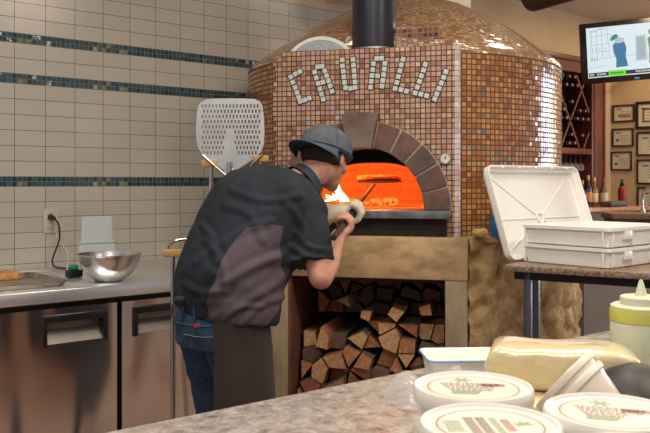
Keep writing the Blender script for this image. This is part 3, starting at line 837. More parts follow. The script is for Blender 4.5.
tube(bm, spline([V((gl.x-.30,-.30,CTZ+.0055)), V((gl.x-.20,-.22,CTZ+.0055)), V((gl.x-.10,-.19,CTZ+.0055)), V((gl.x-.03,-.25,CTZ+.0055)), V((gl.x-.045, gl.y+.02, CTZ+.0055))], 6), .0028, 8)
xform(bm, WF); obj('cable', bm, wc_m, label='white cable lying loose across the steel counter behind the bowl', cat='cable')
# ---------------------------------------------------------------- peel stands and perforated peel
stand_m = mat('stand_chrome', (.62,.60,.56), .25, 1)
def stand(px_, py_top, Y, label, z0=0):
    top = at(px_, py_top, Y); s = thing('peel_stand', label, 'stand', (top.x, top.y, 0), 0)
    bm = nb(); tube(bm, [(0,0,.012),(0,0,top.z)], .0095, 14); obj('pole', bm, stand_m, s)
    bm = nb(); lathe(bm, [(0,0),(.10,0),(.10,.006),(.02,.012),(0,.012)], 28); obj('base', bm, black_m, s)
    return s, top
s, tp = stand(173, 256, 2.98, 'short peel stand with wooden bar and bent tube behind the man')
k = 2.98/FP
bm = nb(); box(bm, -10*k, 15*k, -.014, .014, tp.z-.003, tp.z+.026, .006); obj('wooden_bar', bm, woodl, s)
bm = nb(); tube(bm, spline([(-5*k,0,tp.z+.026),(-4*k,0,tp.z+.040),(2*k,.0,tp.z+.058),(12*k,.01,tp.z+.064),(22*k,.015,tp.z+.066)], 6), .007, 10); obj('bent_tube', bm, stand_m, s)
Yp = 4.0 - .62
s, tp = stand(211, 166, Yp, 'tall peel stand with wooden rests by the perforated peel')
k = Yp/FP
bm = nb(); box(bm, -9.5*k, 6*k, -.014, .014, tp.z-.004, tp.z+.028, .006); obj('wooden_bar', bm, woodl, s)
bm = nb(); box(bm, 42*k, 58*k, -.014, .014, tp.z+.018, tp.z+.046, .006); obj('wooden_bar', bm, woodl, s)
bm = nb(); tube(bm, spline([(-8*k,-.016,tp.z+.05),(0*k,-.02,tp.z+.018),(14*k,-.022,tp.z-.035),(22*k,-.022,tp.z-.058),(30*k,-.022,tp.z-.045),(40*k,-.02,tp.z+.00),(52*k,-.016,tp.z+.05)], 6), .0055, 10)
tube(bm, [(0,0,tp.z-.24),(22*k,.0,tp.z-.24),(50*k,0,tp.z-.24),(50*k,0,tp.z+.02)], .007, 10)
obj('wire_cradle', bm, stand_m, s)
# perforated peel head standing up in the cradle
pe2 = thing('perforated_pizza_peel', 'perforated aluminium pizza peel standing blade up against the tiled wall', 'peel', tuple(at(230, 139, Yp)), 0)
def P2(x, y): return ((x-230)*k, -(y-139)*k)
out = [P2(*q) for q in [(207,99),(218,98.5),(230,98.3),(244,98.5),(255,99),(260,101.5),(262.5,106),(264,118),(264.5,132),(264,144),(261,152),(255,158),(246,164),(238,169),(234,177),(230,178),(227,177),(224,170),(214,163),(204,156),(199,150),(196.5,142),(196,130),(196.6,116),(198,106),(201.5,101.5)]]
holes = []
rowi = 0
yy = 106.0
while yy < 155:
    xx = 202.5 + (1.7 if rowi % 2 else 0)
    while xx < 260:
        ok = True
        if abs(xx-230) < (0 if yy < 132 else (yy-130)*.30+1.5): ok = False
        ins = 200 + (max(0, yy-140)*.25); ine = 261 - max(0, yy-140)*.3
        if xx < ins or xx > ine: ok = False
        if ok:
            hx, hy = P2(xx, yy); w_, h_ = .80*k, 1.75*k
            holes.append([(hx-w_,hy-h_),(hx+w_,hy-h_),(hx+w_,hy+h_),(hx-w_,hy+h_)])
        xx += 3.45
    yy += 5.2; rowi += 1
bm = plate([out]+holes, .0025); xform(bm, STAND)
obj('blade', bm, mat('brushed_aluminium', (.72,.71,.68), .38, .85, c2=(.60,.59,.56), scale=12), pe2, smooth=0)
bm = nb(); tube(bm, [(0,-.016,-.10),(0,-.014,-.185),(0,-.012,-.9)], [.012,.015,.013], 14); obj('handle', bm, stand_m, pe2)
bm = nb(); box(bm, -.02, .02, -.018, -.002, -.165, -.125, .006); obj('rivet_plate', bm, steel2, pe2)
# round white-rimmed pizza pan behind the front panel
q_ = fx(319.5, 36, -.075); rr_ = .198
Mp = Matrix.Translation(FA) @ Matrix.Rotation(FANG, 4, 'Z') @ Matrix.Translation((q_[0], .077, q_[1]-rr_)) @ Matrix.Rotation(R(88), 4, 'X')
pp = thing('round_screen_tray', 'round wire mesh tray with a white rim standing on top of the oven', 'tray')
bm = nb(); lathe(bm, [(rr_-.020,-.003),(rr_-.004,-.004),(rr_,0),(rr_-.004,.006),(rr_-.018,.004),(rr_-.020,-.003)], 64, Mp); obj('rim', bm, whitep, pp)
bm = nb(); lathe(bm, [(0,.0),(rr_-.019,.0),(rr_-.019,.002),(0,.002)], 64, Mp); obj('mesh_disc', bm, mat('grey_mesh', (.42,.44,.43), .5, .5, c2=(.26,.28,.28), scale=220, detail=1), pp)
# ================================================================ small things on the oven ledge
sc_ = at(480, 238, 3.43); sc_.z = 1.110
bm = nb(); ellipsoid(bm, Matrix.Translation((0,0,.020)) @ Matrix.Diagonal((.037,.026,.021,1)), 24, 14)
for v in bm.verts:
    v.co += noise.noise_vector(v.co*60)*.006; v.co.z = max(v.co.z, .001)
obj('sponge', bm, mat('yellow_sponge', (.62,.46,.16), .9, c2=(.46,.31,.09), scale=60, bump=.8), loc=sc_, label='crumpled yellow sponge on the stone ledge of the oven', cat='sponge')
bb = at(497, 238, 3.50); 
t_ = thing('bottle', 'blue bottle on the oven ledge behind the upright white lid', 'bottle', (bb.x+.0, bb.y, 1.1095))
blu = mat('blue_plastic', (.01,.16,.42), .3)
bm = nb(); lathe(bm, [(0,0),(.027,0),(.029,.006),(.029,.085),(.026,.1),(.014,.108),(.012,.115),(0,.115)], 24); obj('bottle_body', bm, blu, t_)
bm = nb(); lathe(bm, [(0,.1155),(.013,.1155),(.013,.13),(0,.13)], 18); obj('bottle_cap', bm, blu, t_)
# ================================================================ prep table on the right
TZ = 1.035
TL = onz(504, 265, TZ); TRt = onz(650, 273.5, TZ)
td = (TRt-TL).normalized(); TANG = atan2(td.y, td.x)
tab = thing('prep_table', 'stone topped prep table on a dark steel frame beside the oven', 'table', (TL.x, TL.y, 0), TANG)
gran_r = mat('rough_granite', (.38,.27,.18), .45, c2=(.09,.055,.035), scale=70, bump=.5, detail=6, bdist=.004)
t = NT('prep_granite'); v = t.coord('Object'); a_ = t.noise(v, 60, 6); b_ = t.noise(v, 14, 4)
t.base(t.mix(t.ramp(b_, [(.4,(0,0,0)),(.6,(1,1,1))]), t.ramp(a_, [(.35,(.22,.15,.10)),(.6,(.62,.54,.44))]), t.ramp(a_, [(.4,(.45,.38,.30)),(.62,(.74,.68,.58))]))); t.set(Roughness=.25)
bm = nb(); box(bm, 0, .74, 0, .58, TZ-.024, TZ, .004)
obj('table_top', bm, [gran_r], tab)
fm = mat('steel_frame', (.13,.13,.145), .35, .8)
bm = nb(); box(bm, .03, .71, .03, .055, TZ-.055, TZ-.0245); box(bm, .03, .71, .33, .355, TZ-.055, TZ-.0245); box(bm, .03, .055, .055, .33, TZ-.055, TZ-.0245)
obj('frame', bm, mat('frame_black', (.02,.018,.02), .5, .5), tab)
for x, y in ((.066,.03),(.004,.33),(.68,.03),(.68,.33)):
    bm = nb(); box(bm, x, x+.028, y, y+.028, 0, TZ-.0245, .003); obj('leg', bm, fm, tab)
# stacked dough boxes
C1 = onz(610, 270, TZ); C2 = onz(522, 262, TZ)
bdv = (C1-C2); bdl = bdv.length; BANG2 = atan2(bdv.y, bdv.x)   # local x: left end -> front corner ; local y: away right
boxp = whitep; blab = [('lower white dough box on the stone topped table','lower'),('upper open white dough box on top of the other one','upper')]
def doughbox(z, label):
    D = .47; H = .074
    t_ = thing('dough_box', label, 'dough box', (C2.x, C2.y, z), BANG2, 'white plastic dough boxes on the prep table')
    def rr(i, zz, r=.02): return [(x, y, zz) for x, y in rrect(i, bdl-i, i, D-i, r)]
    bm = nb()
    loft(bm, [rr(.014,.0), rr(.010,.004), rr(.004,H-.014), rr(.0,H-.013), rr(-.004,H-.012), rr(-.004,H), rr(.006,H), rr(.008,H-.006), rr(.016,.006)], cap=False)
    bm.faces.new([bm.verts.new(p) for p in rr(.016,.006)]); bm.faces.new([bm.verts.new(p) for p in rr(.014,0)][::-1])
    o = obj('tray', bm, whitep, t_)
    bm = nb()
    for xx in (.012, bdl-.03): box(bm, xx, xx+.006, -.003, .006, .004, H-.012, .001)
    for yy in (.02, .16, .30): box(bm, bdl-.008, bdl+.001, yy, yy+.006, .004, H-.012, .001)
    box(bm, bdl-.012, bdl+.0035, .10, .155, H-.045, H-.012, .002)
    obj('ribs', bm, whitep, t_)
    return t_
doughbox(TZ+.001, 'lower white plastic dough box resting on the stone table'); doughbox(TZ+.001+.0755, 'upper open white plastic dough box stacked on the lower one')
# leaning lid
bl = onz(508, 261.4, TZ+.003); ldir = V((cos(BANG2+pi/2), sin(BANG2+pi/2), 0)); 
tlp = at(483, 166.5, bl.y+.10); up = (tlp-bl); LH = up.length; up.normalize()
lx = V((.785,.62,0)).normalized(); LW = .63; up = (up - lx*up.dot(lx)).normalized(); nrm = lx.cross(up)
ML = frameM(bl, lx, up, nrm)     # local x right, y up, z toward the viewer
lid = thing('tray_cover', 'large white ribbed plastic lid standing upright and tilted behind the boxes', 'lid', bl)
bm = nb()
def lr(i, z, r=.03): return [(x, y, z) for x, y in rrect(i, LW-i, i, LH-i, max(.006, r-i*.5), 6)]
loft(bm, [lr(0,.020), lr(0,-.004,), lr(.010,-.006), lr(.014,-.022), lr(.022,-.026)], cap=False)
loft(bm, [lr(0,.020), lr(.005,.021), lr(.007,.002), lr(.018,.0), lr(.020,-.016), lr(.028,-.021)], cap=False)
bm.faces.new([bm.verts.new(p) for p in lr(.022,-.026)]); bm.faces.new([bm.verts.new(p) for p in lr(.028,-.021)])
xform(bm, Matrix.Translation(-bl) @ ML); obj('lid_panel', bm, whitep, lid)
bm = nb(); cx_, cy_ = LW*.49, LH*.44
for q in ((.03,LH-.03),(LW-.03,LH-.03),(.03,.03),(LW-.03,.03),(.03,cy_),(LW-.03,cy_)):
    d_ = (V((q[0],q[1],0))-V((cx_,cy_,0))); d_.normalize()
    tube(bm, [V((cx_,cy_,-.019))+d_*.022, V((q[0],q[1],-.019))], .0032, 8)
tube(bm, [(cx_+.022*cos(a*pi/12), cy_+.022*sin(a*pi/12), -.018) for a in range(25)], .0035, 8, cap=False)
for i in range(5):
    for e_ in (0.008, LH-.010): box(bm, LW*(.14+.18*i), LW*(.14+.18*i)+.014, e_-.003, e_+.004, .016, .0235, .001)
xform(bm, Matrix.Translation(-bl) @ ML); obj('ribs', bm, whitep, lid)
# low partition behind the table
pa = at(584, 300, 4.3); pb = at(700, 300, 4.9)
bm = nb(); L_ = (V((pb.x,pb.y,0))-V((pa.x,pa.y,0))).length
box(bm, 0, L_, 0, .1, 0, 1.03)
o = obj('partition', bm, mat('grey_laminate', (.24,.21,.18), .6, c2=(.20,.175,.15), scale=5), label='plain grey low partition behind the stone topped table', cat='partition', loc=(pa.x,pa.y,0), rz=atan2(pb.y-pa.y, pb.x-pa.x))
# ================================================================ foreground counter
KZ = .96
E0 = onz(100, 433, KZ); E1 = onz(610, 330, KZ)
kd = (E1-E0).normalized(); KANG = atan2(kd.y, kd.x)
t = NT('mottled_granite'); v = t.coord('Object'); a_ = t.noise(v, 38, 8, .68, .5); b_ = t.noise(v, 9, 4, .5, .6); c_ = t.noise(v, 120, 3)
c1 = t.ramp(a_, [(.30,(.13,.105,.085)),(.42,(.30,.265,.23)),(.55,(.44,.40,.36)),(.70,(.62,.59,.55))])
c2 = t.ramp(a_, [(.33,(.22,.18,.14)),(.5,(.42,.36,.30)),(.68,(.56,.52,.47))])
col = t.mix(t.ramp(b_, [(.42,(0,0,0)),(.58,(1,1,1))]), c1, c2)
t.base(t.mix(t.ramp(c_, [(.35,(.28,.28,.28)),(.5,(0,0,0))]), col, (.16,.13,.11))); t.set(Roughness=.24)
cnt = thing('granite_counter', 'mottled grey granite counter running across the bottom of the view', 'counter', (E0.x, E0.y, 0), KANG)
bm = nb(); box(bm, -.9, 1.93, -.98, 0, KZ-.035, KZ, .004); obj('counter_slab', bm, t.m, cnt)
bm = nb(); box(bm, -.9, 1.90, -.93, -.04, 0, KZ-.0355); obj('counter_base', bm, mat('counter_wood', (.50,.30,.19), .5, c2=(.36,.20,.12), scale=6, stretch=(4,4,.5)), cnt)
# cheese tubs
tubw = mat('tub_plastic', (.90,.86,.78), .28, c2=(.87,.83,.75), scale=5)
labm = mat('label_cream', (.82,.77,.66), .35, c2=(.78,.73,.62), scale=9)
redl = mat('label_red', (.50,.24,.19), .4); grl = mat('label_green', (.34,.42,.26), .4); brl = mat('label_brown', (.32,.26,.21), .4)
TBZ = 1.0725
def tub(cx, cy, label, rz, style, z=KZ, tilt=None):
    t_ = thing('cheese_tub', label, 'tub', (cx, cy, z+.001), rz, 'round white lidded tubs on the granite counter')
    H = TBZ-KZ
    bm = nb(); lathe(bm, [(0,0),(.062,0),(.065,.004),(.0725,H-.022),(.0745,H-.021),(.0745,H-.017)], 56); obj('tub_body', bm, tubw, t_)
    bm = nb(); lathe(bm, [(.0755,H-.020),(.0805,H-.020),(.0815,H-.017),(.0815,H-.004),(.0795,H),(.0765,H),(.0745,H-.0035),(.071,H-.0042),(0,H-.0042)], 64); l_ = obj('tub_lid', bm, tubw, t_)
    zt = H-.0041
    bm = nb(); lathe(bm, [(0,zt+.0002),(.067,zt+.0002),(.067,zt+.0004),(0,zt+.0004)], 56); obj('paper_label', bm, labm, l_)
    bm = nb(); lathe(bm, [(.0600,zt+.0004),(.0612,zt+.0007),(.0625,zt+.0004)], 64)
    if style == 0: box(bm, .012, .045, .008, .022, zt+.0004, zt+.0007)
    if style == 1: box(bm, -.002, .0, -.03, .03, zt+.0004, zt+.0007) if False else None
    if style == 1:
        for k_ in range(5): box(bm, .016, .026, -.022+.009*k_, -.016+.009*k_, zt+.0004, zt+.0007)
        for k_ in range(3): box(bm, -.045+.007*k_, -.041+.007*k_, -.034, -.030, zt+.0004, zt+.0007)
    obj('red_print', bm, redl, l_)
    bm = nb(); random.seed(int(cx*1e4))
    if style == 1:
        for k_ in range(7): box(bm, -.052, -.033, -.020+.006*k_, -.0175+.006*k_, zt+.0004, zt+.0007)
        for k_ in range(8): box(bm, .004, .012, -.03+.0075*k_, -.026+.0075*k_, zt+.0004, zt+.0007)
        for a in range(5):
            M_ = Matrix.Translation((.040,.0,zt+.0004)) @ Matrix.Rotation(a*.9, 4, 'Z') @ Matrix.Translation((.006,0,0)) @ Matrix.Diagonal((.007,.0028,.0005,1)); ellipsoid(bm, M_, 12, 6)
    else:
        for k_ in range(4): box(bm, -.030, .004+.002*k_, -.034+.0045*k_, -.0315+.0045*k_, zt+.0004, zt+.0007)
        for a in range(6):
            M_ = Matrix.Translation((-.012,.040,zt+.0004)) @ Matrix.Rotation(a*1.05, 4, 'Z') @ Matrix.Translation((.008,0,0)) @ Matrix.Diagonal((.008,.003,.0005,1)); ellipsoid(bm, M_, 12, 6)
    obj('green_print', bm, grl, l_)
    bm = nb()
    if style == 1:
        for j in range(2):
            yy = -.036
            while yy < .030:
                hh_ = random.choice([.0016,.0024,.003]); box(bm, -.026+.014*j, -.0145+.0135*j, yy, yy+hh_, zt+.0004, zt+.0007); yy += hh_+.0022
    else:
        for j in range(5):
            x_ = -.044+.003*j
            while x_ < .038-.004*j:
                w_ = random.uniform(.003,.009); box(bm, x_, x_+w_, .018-.0085*j, .0225-.0085*j, zt+.0004, zt+.0007); x_ += w_+.0015
    obj('dark_print', bm, brl, l_)
    return t_
tub(.2026, 1.068, 'round white lidded cheese tub furthest left and back of the four in the foreground', -.1, 0)
tub(.1908, .902, 'round white lidded cheese tub with a dark lined panel and red upright lettering', .05, 1)
t3 = tub(.3496, .950, 'round white lidded cheese tub with a hexagonal ring of white marks on its lid', -.3, 0)
bm = nb()
for k_ in range(6):
    a = k_*pi/3; M_ = Matrix.Translation((.030+.013*cos(a), -.018+.013*sin(a), TBZ-KZ-.0037)) @ Matrix.Rotation(a+pi/2, 4, 'Z')
    lp = [(-.006,-.004),(.006,-.004),(.0045,.004),(-.0045,.004)]
    loft(bm, [[M_ @ V((x,y,z)) for x, y in lp] for z in (0,.0006)])
obj('white_marks', bm, mat('mark_white', (.82,.82,.80), .3), t3)
tub(.318, .785, 'round white lidded cheese tub cut off by the bottom edge of the view', .2, 0)
# plastic wrap sheets
film = NT('clear_film'); film.set(Roughness=.10, Alpha=.28, IOR=1.4, Specular_IOR_Level=1.0); film.base((.85,.85,.85)); film = film.m
def crumple(cx, cy, z, sx, sy, h, rz, name, label, seed, m=film):
    bm = nb(); n = 30
    g = [[bm.verts.new(((i/n-.5)*sx, (j/n-.5)*sy, 0)) for i in range(n+1)] for j in range(n+1)]
    for j in range(n):
        for i in range(n): bm.faces.new((g[j][i], g[j][i+1], g[j+1][i+1], g[j+1][i]))
    for v in bm.verts:
        p = V((v.co.x*17+seed, v.co.y*17, seed)); d = noise.voronoi(p)[0]
        e = max(0, 1-(abs(v.co.x)/(sx/2))**3)*max(0, 1-(abs(v.co.y)/(sy/2))**3)
        v.co.z = .002 + h*e*(.25+.9*abs(noise.noise(p*.5)))+ (d[1]-d[0])*.012
        v.co.x += noise.noise(p*1.3)*.008; v.co.y += noise.noise(p*1.1+V((5,5,5)))*.008
    return obj(name, bm, m, loc=(cx,cy,z), rz=rz, smooth=25, label=label, cat='plastic wrap')
# shallow white tray with blue edge
w1 = onz(424, 362, KZ); Yt = 1.62
tc_ = at(428, 349, Yt)
bx = thing('shallow_tray', 'shallow white plastic tray with a blue edge behind the cheese tubs', 'tray', (at(421,360,1.60).x, 1.475, KZ+.001), R(3))
bm = nb()
def rt(i, z): return [(x, y, z) for x, y in rrect(i, .24-i, i, .12-i, .018)]
loft(bm, [rt(.012,0), rt(.004,.046), rt(0,.048), rt(0,.052), rt(.006,.052), rt(.010,.047), rt(.016,.004)], cap=False)
bm.faces.new([bm.verts.new(p) for p in rt(.016,.004)]); bm.faces.new([bm.verts.new(p) for p in rt(.012,0)])
obj('tray_body', bm, whitep, bx)
bm = nb(); loft(bm, [rt(-.0012,.0485), rt(-.0012,.0505)], cap=False); loft(bm, [rt(-.0012,.0505), rt(.0005,.0525)], cap=False); obj('blue_edge', bm, mat('blue_edge', (.18,.36,.62), .4), bx)
# wrapped mozzarella loaves
chz = mat('wrapped_cheese', (.84,.71,.42), .30, c2=(.76,.60,.30), scale=7, Coat_Weight=1.0, Coat_Roughness=.05, bump=.7, bdist=.008, bscale=26, Subsurface_Weight=.15, Subsurface_Radius=(.03,.02,.008), Subsurface_Scale=.3)
def loaf(name, label, p0, p1, w, h, z):
    p0 = V(p0); p1 = V(p1); L = (p1-p0).length; an = atan2(p1.y-p0.y, p1.x-p0.x)
    bm = nb(); rings = []
    for k_ in range(25):
        u = k_/24; x = L*u; e = min(1, (1-(1-min(1, u*9))**2))**.5 if u < .11 else min(1, max(.05, 1-(1-min(1,(1-u)*4.5))**2))**.5
        ww = w/2*(.82+.18*e); hh_ = h*(.55+.45*e)
        if u > .75: ww *= 1-.25*((u-.75)/.25)**2
        ring = []
        for q in rrect(-ww, ww, 0, hh_, min(ww,hh_)*.26, 4):
            ring.append((x, q[0], q[1]))
        rings.append(ring)
    loft(bm, rings)
    for v in bm.verts:
        v.co += noise.noise_vector(v.co*22)*.0035; v.co.z = max(.0, v.co.z)
    return obj(name, bm, chz, loc=(p0.x,p0.y,z+.001), rz=an, smooth=70, label=label, cat='cheese', group='wrapped yellowish cheese loaves on the granite counter')
loaf('cheese_loaf', 'upper pale yellow plastic wrapped cheese loaf lying on another behind the tubs', (.290,1.40), (.540,1.33), .125, .072, KZ+.034+.001)
loaf('cheese_loaf', 'lower pale yellow wrapped cheese loaf, mostly hidden under the upper loaf', (.262,1.34), (.50,1.27), .125, .033, KZ)
crumple(.195, 1.405, KZ, .17, .12, .085, .3, 'plastic_wrap', 'crumpled clear plastic film behind the back left cheese tub', 3.1)
crumple(.10, 1.01, KZ, .055, .17, .045, -.25, 'plastic_wrap', 'crumpled clear plastic bag at the left of the cheese tubs', 9.4)
bm = nb(); ellipsoid(bm, Matrix.Translation((0,0,.018)) @ Matrix.Diagonal((.010,.05,.0175,1)))
obj('cheese_piece', bm, chz, loc=(.104,.985,KZ+.001), rz=.1, label='small piece of yellow cheese in the bag left of the tubs', cat='cheese')
# nested deli cups lying on their side
cupm = mat('deli_cup', (.84,.77,.64), .35, c2=(.80,.73,.60), scale=6)
ca = V((.352, 1.155, KZ+.100)); ax = V((.64,-.42,-.62)).normalized(); 
MC = frameM(ca, *(lambda z: (lambda x: (x, z.cross(x), z))(V((0,0,1)).cross(z).normalized()))(ax))
for i, (off, lab) in enumerate(((.0,'inner pale plastic deli cup of the nested pair tipped over behind the tubs'),(.018,'outer pale plastic deli cup of the nested pair tipped over behind the tubs'))):
    bm = nb(); r0 = .054-.001*i
    lathe(bm, [(r0-.004,.006),(r0-.002,0),(r0+.003,0),(r0+.004,.003),(r0+.003,.010),(r0-.001,.011),(r0-.004,.02),(r0-.018,.078),(r0-.020,.080),(0,.080),(0,.0785),(r0-.022,.0785),(r0-.0075,.02),(r0-.004,.006)], 48, Matrix.Translation((0,0,off)))
    xform(bm, Matrix.Translation(-ca) @ MC)
    obj('deli_cup', bm, cupm, loc=ca, label=lab, cat='cup', group='nested pale deli cups')
# squeeze bottle
sb = thing('squeeze_bottle', 'squeeze bottle of pale green sauce with a pointed nozzle cap', 'bottle', (at(641,300,1.47).x, 1.47, KZ+.001), 0)
bw = 1.47/FP*29.5
sauce = mat('sauce_fill', (.66,.68,.50), .35, c2=(.60,.62,.43), scale=16, Coat_Weight=.5)
yel = mat('oil_layer', (.62,.58,.10), .3, c2=(.54,.52,.10), scale=14, Coat_Weight=.6)
bm = nb(); lathe(bm, [(0,0),(bw-.004,0),(bw,.006),(bw,.128),(bw-.0005,.129)], 48); obj('bottle_body', bm, sauce, sb)
bm = nb(); lathe(bm, [(bw-.0005,.1292),(bw+.001,.131),(bw+.001,.150),(bw-.001,.1545)], 48); obj('oil_layer', bm, yel, sb)
capm = mat('cap_cream', (.70,.69,.52), .4, c2=(.66,.65,.47), scale=8)
bm = nb(); lathe(bm, [(bw-.001,.1546),(bw-.001,.158),(bw-.006,.161),(bw-.017,.161),(bw-.018,.163),(bw-.018,.174),(bw-.020,.176),(.012,.177),(.0105,.179),(.0035,.205),(.002,.207),(0,.207)], 48); obj('nozzle_cap', bm, capm, sb)
# black bowls, nested and tipped on edge
bk = mat('black_bowl_plastic', (.020,.017,.016), .5)
for i in range(2):
    c_ = V((at(641,392,1.18).x+.016*i, 1.18-.028*i, KZ+.002+.0)); 
    bm = nb(); Rb = .070; S_ = 1.12
    pr = [(0,.0),(.03,.002),(.052,.012),(.066,.028),(.070,.036),(.072,.036),(.072,.034),(.068,.026),(.054,.009),(.03,-.001),(0,-.003)]
    lathe(bm, [(r*S_, z*S_*1.25) for r, z in pr], 48, Matrix.Rotation(R(180), 4, 'X'))
    xform(bm, Matrix.Translation((0,0,.052-.012*i)) @ Matrix.Rotation(R(20+12*i), 4, 'X') @ Matrix.Rotation(R(14), 4, 'Y'))
    mnz = min(v.co.z for v in bm.verts)
    for v in bm.verts: v.co.z -= mnz
    obj('black_bowl', bm, bk, loc=c_, label=('back glossy black plastic bowl of the upturned pair by the squeeze bottle' if i == 0 else 'front glossy black plastic bowl of the upturned pair by the squeeze bottle'), cat='bowl', group='upturned black bowls')
# ================================================================ far side: wine cabinet, bar, frames, television
def wall_thing(n, lab, cat, p, ang): return thing(n, lab, cat, p, ang)
# wine cabinet on the back wall. local x along wall, local y into the wall
def cpx(x, y, off):        # pixel on plane parallel to back wall, 'off' in front
    p = CA - wn*off; s = (x-325)/FP
    t_ = (s*p.y-p.x)/(wd.x-s*wd.y); Y = p.y+wd.y*t_
    return t_, CZ+(HY-y)/FP*Y
cab = thing('wine_cabinet', 'tall dark red wooden wine cabinet with diamond lattice bottle rack', 'cabinet', CA, WANG)
OF = .34
x0 = cpx(505,100,OF)[0]; xl1 = cpx(592,100,OF)[0]; xr1 = cpx(606,100,OF)[0]
ztop = cpx(579,57,OF)[1]; zsh = cpx(575,151,OF)[1]; zlt = cpx(560,70,OF)[1]
mah2 = mat('mahogany_dark', (.11,.03,.022), .5, c2=(.06,.018,.012), scale=9, stretch=(6,6,.6))
bm = nb(); box(bm, x0, xr1, -OF, -.012, ztop-.16, ztop-.05); box(bm, x0-.02, xr1+.03, -OF-.03, -.012, ztop-.05, ztop, .01)
obj('cornice', bm, mahog, cab)
bm = nb(); box(bm, xl1, xr1, -OF, -.012, 0, ztop-.161, .006); box(bm, xl1+.035, xl1+.05, -OF-.008, -OF+.001, 1.2, ztop-.2); box(bm, xr1-.05, xr1-.035, -OF-.008, -OF+.001, 1.2, ztop-.2)
obj('column', bm, mahog, cab)
bm = nb(); box(bm, x0, x0+.1, -OF, -.012, 0, ztop-.161, .006); obj('column', bm, mahog, cab)
bm = nb(); box(bm, x0+.1, xl1-.001, -.05, -.012, 0, ztop-.161); obj('back_panel', bm, mah2, cab)
bm = nb(); box(bm, x0+.1, xl1-.001, -OF, -.051, zsh-.03, zsh+.03, .004); obj('shelf', bm, mahog, cab)
# lattice
zt_ = ztop-.165; zb_ = zsh+.035
bm = nb()
dxl = .40; dzl = .66
def seg(x1,z1,x2,z2):
    # clip to rectangle
    X0, X1 = x0+.1, xl1-.003
    pts_ = []
    for k_ in range(0, 101):
        u = k_/100; x = x1+(x2-x1)*u; z = z1+(z2-z1)*u
        if X0 <= x <= X1 and zb_ <= z <= zt_: pts_.append((x,z))
    if len(pts_) > 2:
        a, b = pts_[0], pts_[-1]; d_ = sqrt((b[0]-a[0])**2+(b[1]-a[1])**2); an = atan2(b[1]-a[1], b[0]-a[0])
        box(bm, 0, d_, -.012, .012, -.011, .011, M=Matrix.Translation((a[0],-OF+.03,a[1])) @ Matrix.Rotation(-an, 4, 'Y'))
xc0 = cpx(572,121,OF)[0]
for k_ in range(-6, 7):
    xx = xc0 + k_*dxl; zc_ = cpx(572,121,OF)[1]
    seg(xx-dxl*4, zc_-dzl*4, xx+dxl*4, zc_+dzl*4); seg(xx-dxl*4, zc_+dzl*4, xx+dxl*4, zc_-dzl*4)
obj('lattice', bm, mahog, cab)
# wine bottles lying in the lattice
wb = mat('wine_glass_dark', (.02,.012,.015), .15, Coat_Weight=.6); foil = mat('foil_cap', (.30,.24,.24), .35, .4, c2=(.10,.03,.035), scale=6)
proto = thing('wine_bottle', 'dark wine bottle lying in the diamond lattice, capped end outwards', 'bottle', (0,0,0), 0, 'wine bottles lying in the lattice rack')
bm = nb(); lathe(bm, [(0,0),(.035,0),(.037,.006),(.037,.185),(.030,.21),(.0145,.235),(.0135,.262)], 14); xform(bm, Matrix.Rotation(pi/2, 4, 'X')); obj('bottle_body', bm, wb, proto)
bm = nb(); lathe(bm, [(.0142,.255),(.015,.262),(.0155,.30),(0,.302)], 14); xform(bm, Matrix.Rotation(pi/2, 4, 'X')); obj('foil', bm, foil, proto)
CABM = Matrix.Translation(CA) @ Matrix.Rotation(WANG, 4, 'Z')
random.seed(5); first = True
zz = zb_+.045; row = 0
zc_ = cpx(572,121,OF)[1]
while zz < zt_-.05:
    xx = xl1-.045-(.05 if row % 2 else 0)
    while xx > xl1-.68:
        u = (xx-xc0)/dxl; v_ = (zz-zc_)/dzl
        da = abs(((u-v_)+.0) % 1); db = abs((u+v_) % 1)
        near = min(da, 1-da, db, 1-db)
        lower = (((u-v_) % 1)+((u+v_) % 1))  # fill factor inside diamonds
        if near > .13 and ((zz-zc_)/dzl*2 % 1) < .72:
            p = CABM @ V((xx, -.06, zz))
            if first: proto.location = p; proto.rotation_euler = (0,0,WANG); first = False
            else: dup(proto, p, WANG)
        xx -= .094
    zz += .084; row += 1
# hanging stemware under the shelf
glm = NT('clear_glass'); glm.base((.8,.8,.82)); glm.set(Roughness=.05, Alpha=.10); glm = glm.m
gp = None
for k_ in range(5):
    p = CABM @ V((xl1-.07-.09*k_, -OF+.09, zsh-.031))
    if gp is None:
        bm = nb(); lathe(bm, [(0,0),(.032,-.001),(.032,-.003),(.004,-.007),(.0035,-.075),(.012,-.083),(.034,-.105),(.038,-.13),(.031,-.17),(.029,-.17),(.036,-.13),(.032,-.107),(0,-.085)], 18)
        gp = obj('wine_glass', bm, glm, loc=p, label='wine glass hanging upside down under the cabinet shelf', cat='glass', group='hanging wine glasses')
    else: dup(gp, p)
# bar counter in front
BZ = 1.115
bp0 = cpx(545,203,.85)[0]; 
bar = thing('bar_counter', 'dark wooden back bar with a reddish stone top beneath the wine cabinet', 'counter', CA, WANG)
xr = cpx(632,204,.62)[0]
bm = nb(); box(bm, x0-.1, min(xr,-.0)+.0-.02, -.86, -.36, BZ-.04, BZ, .004); obj('bar_top', bm, mat('red_brown_granite', (.46,.25,.15), .3, c2=(.24,.11,.07), scale=40, detail=6), bar)
bm = nb(); box(bm, x0-.1, -.06, -.82, -.40, 0, BZ-.17); obj('bar_cabinet', bm, mat('bar_dark_wood', (.045,.025,.022), .5), bar)
bm = nb(); box(bm, x0-.1, -.06, -.83, -.40, BZ-.169, BZ-.041); 
for k_ in range(6): box(bm, -.5-.45*k_, -.48-.45*k_, -.835, -.829, BZ-.16, BZ-.05)
obj('drawer_front', bm, mah2, bar)
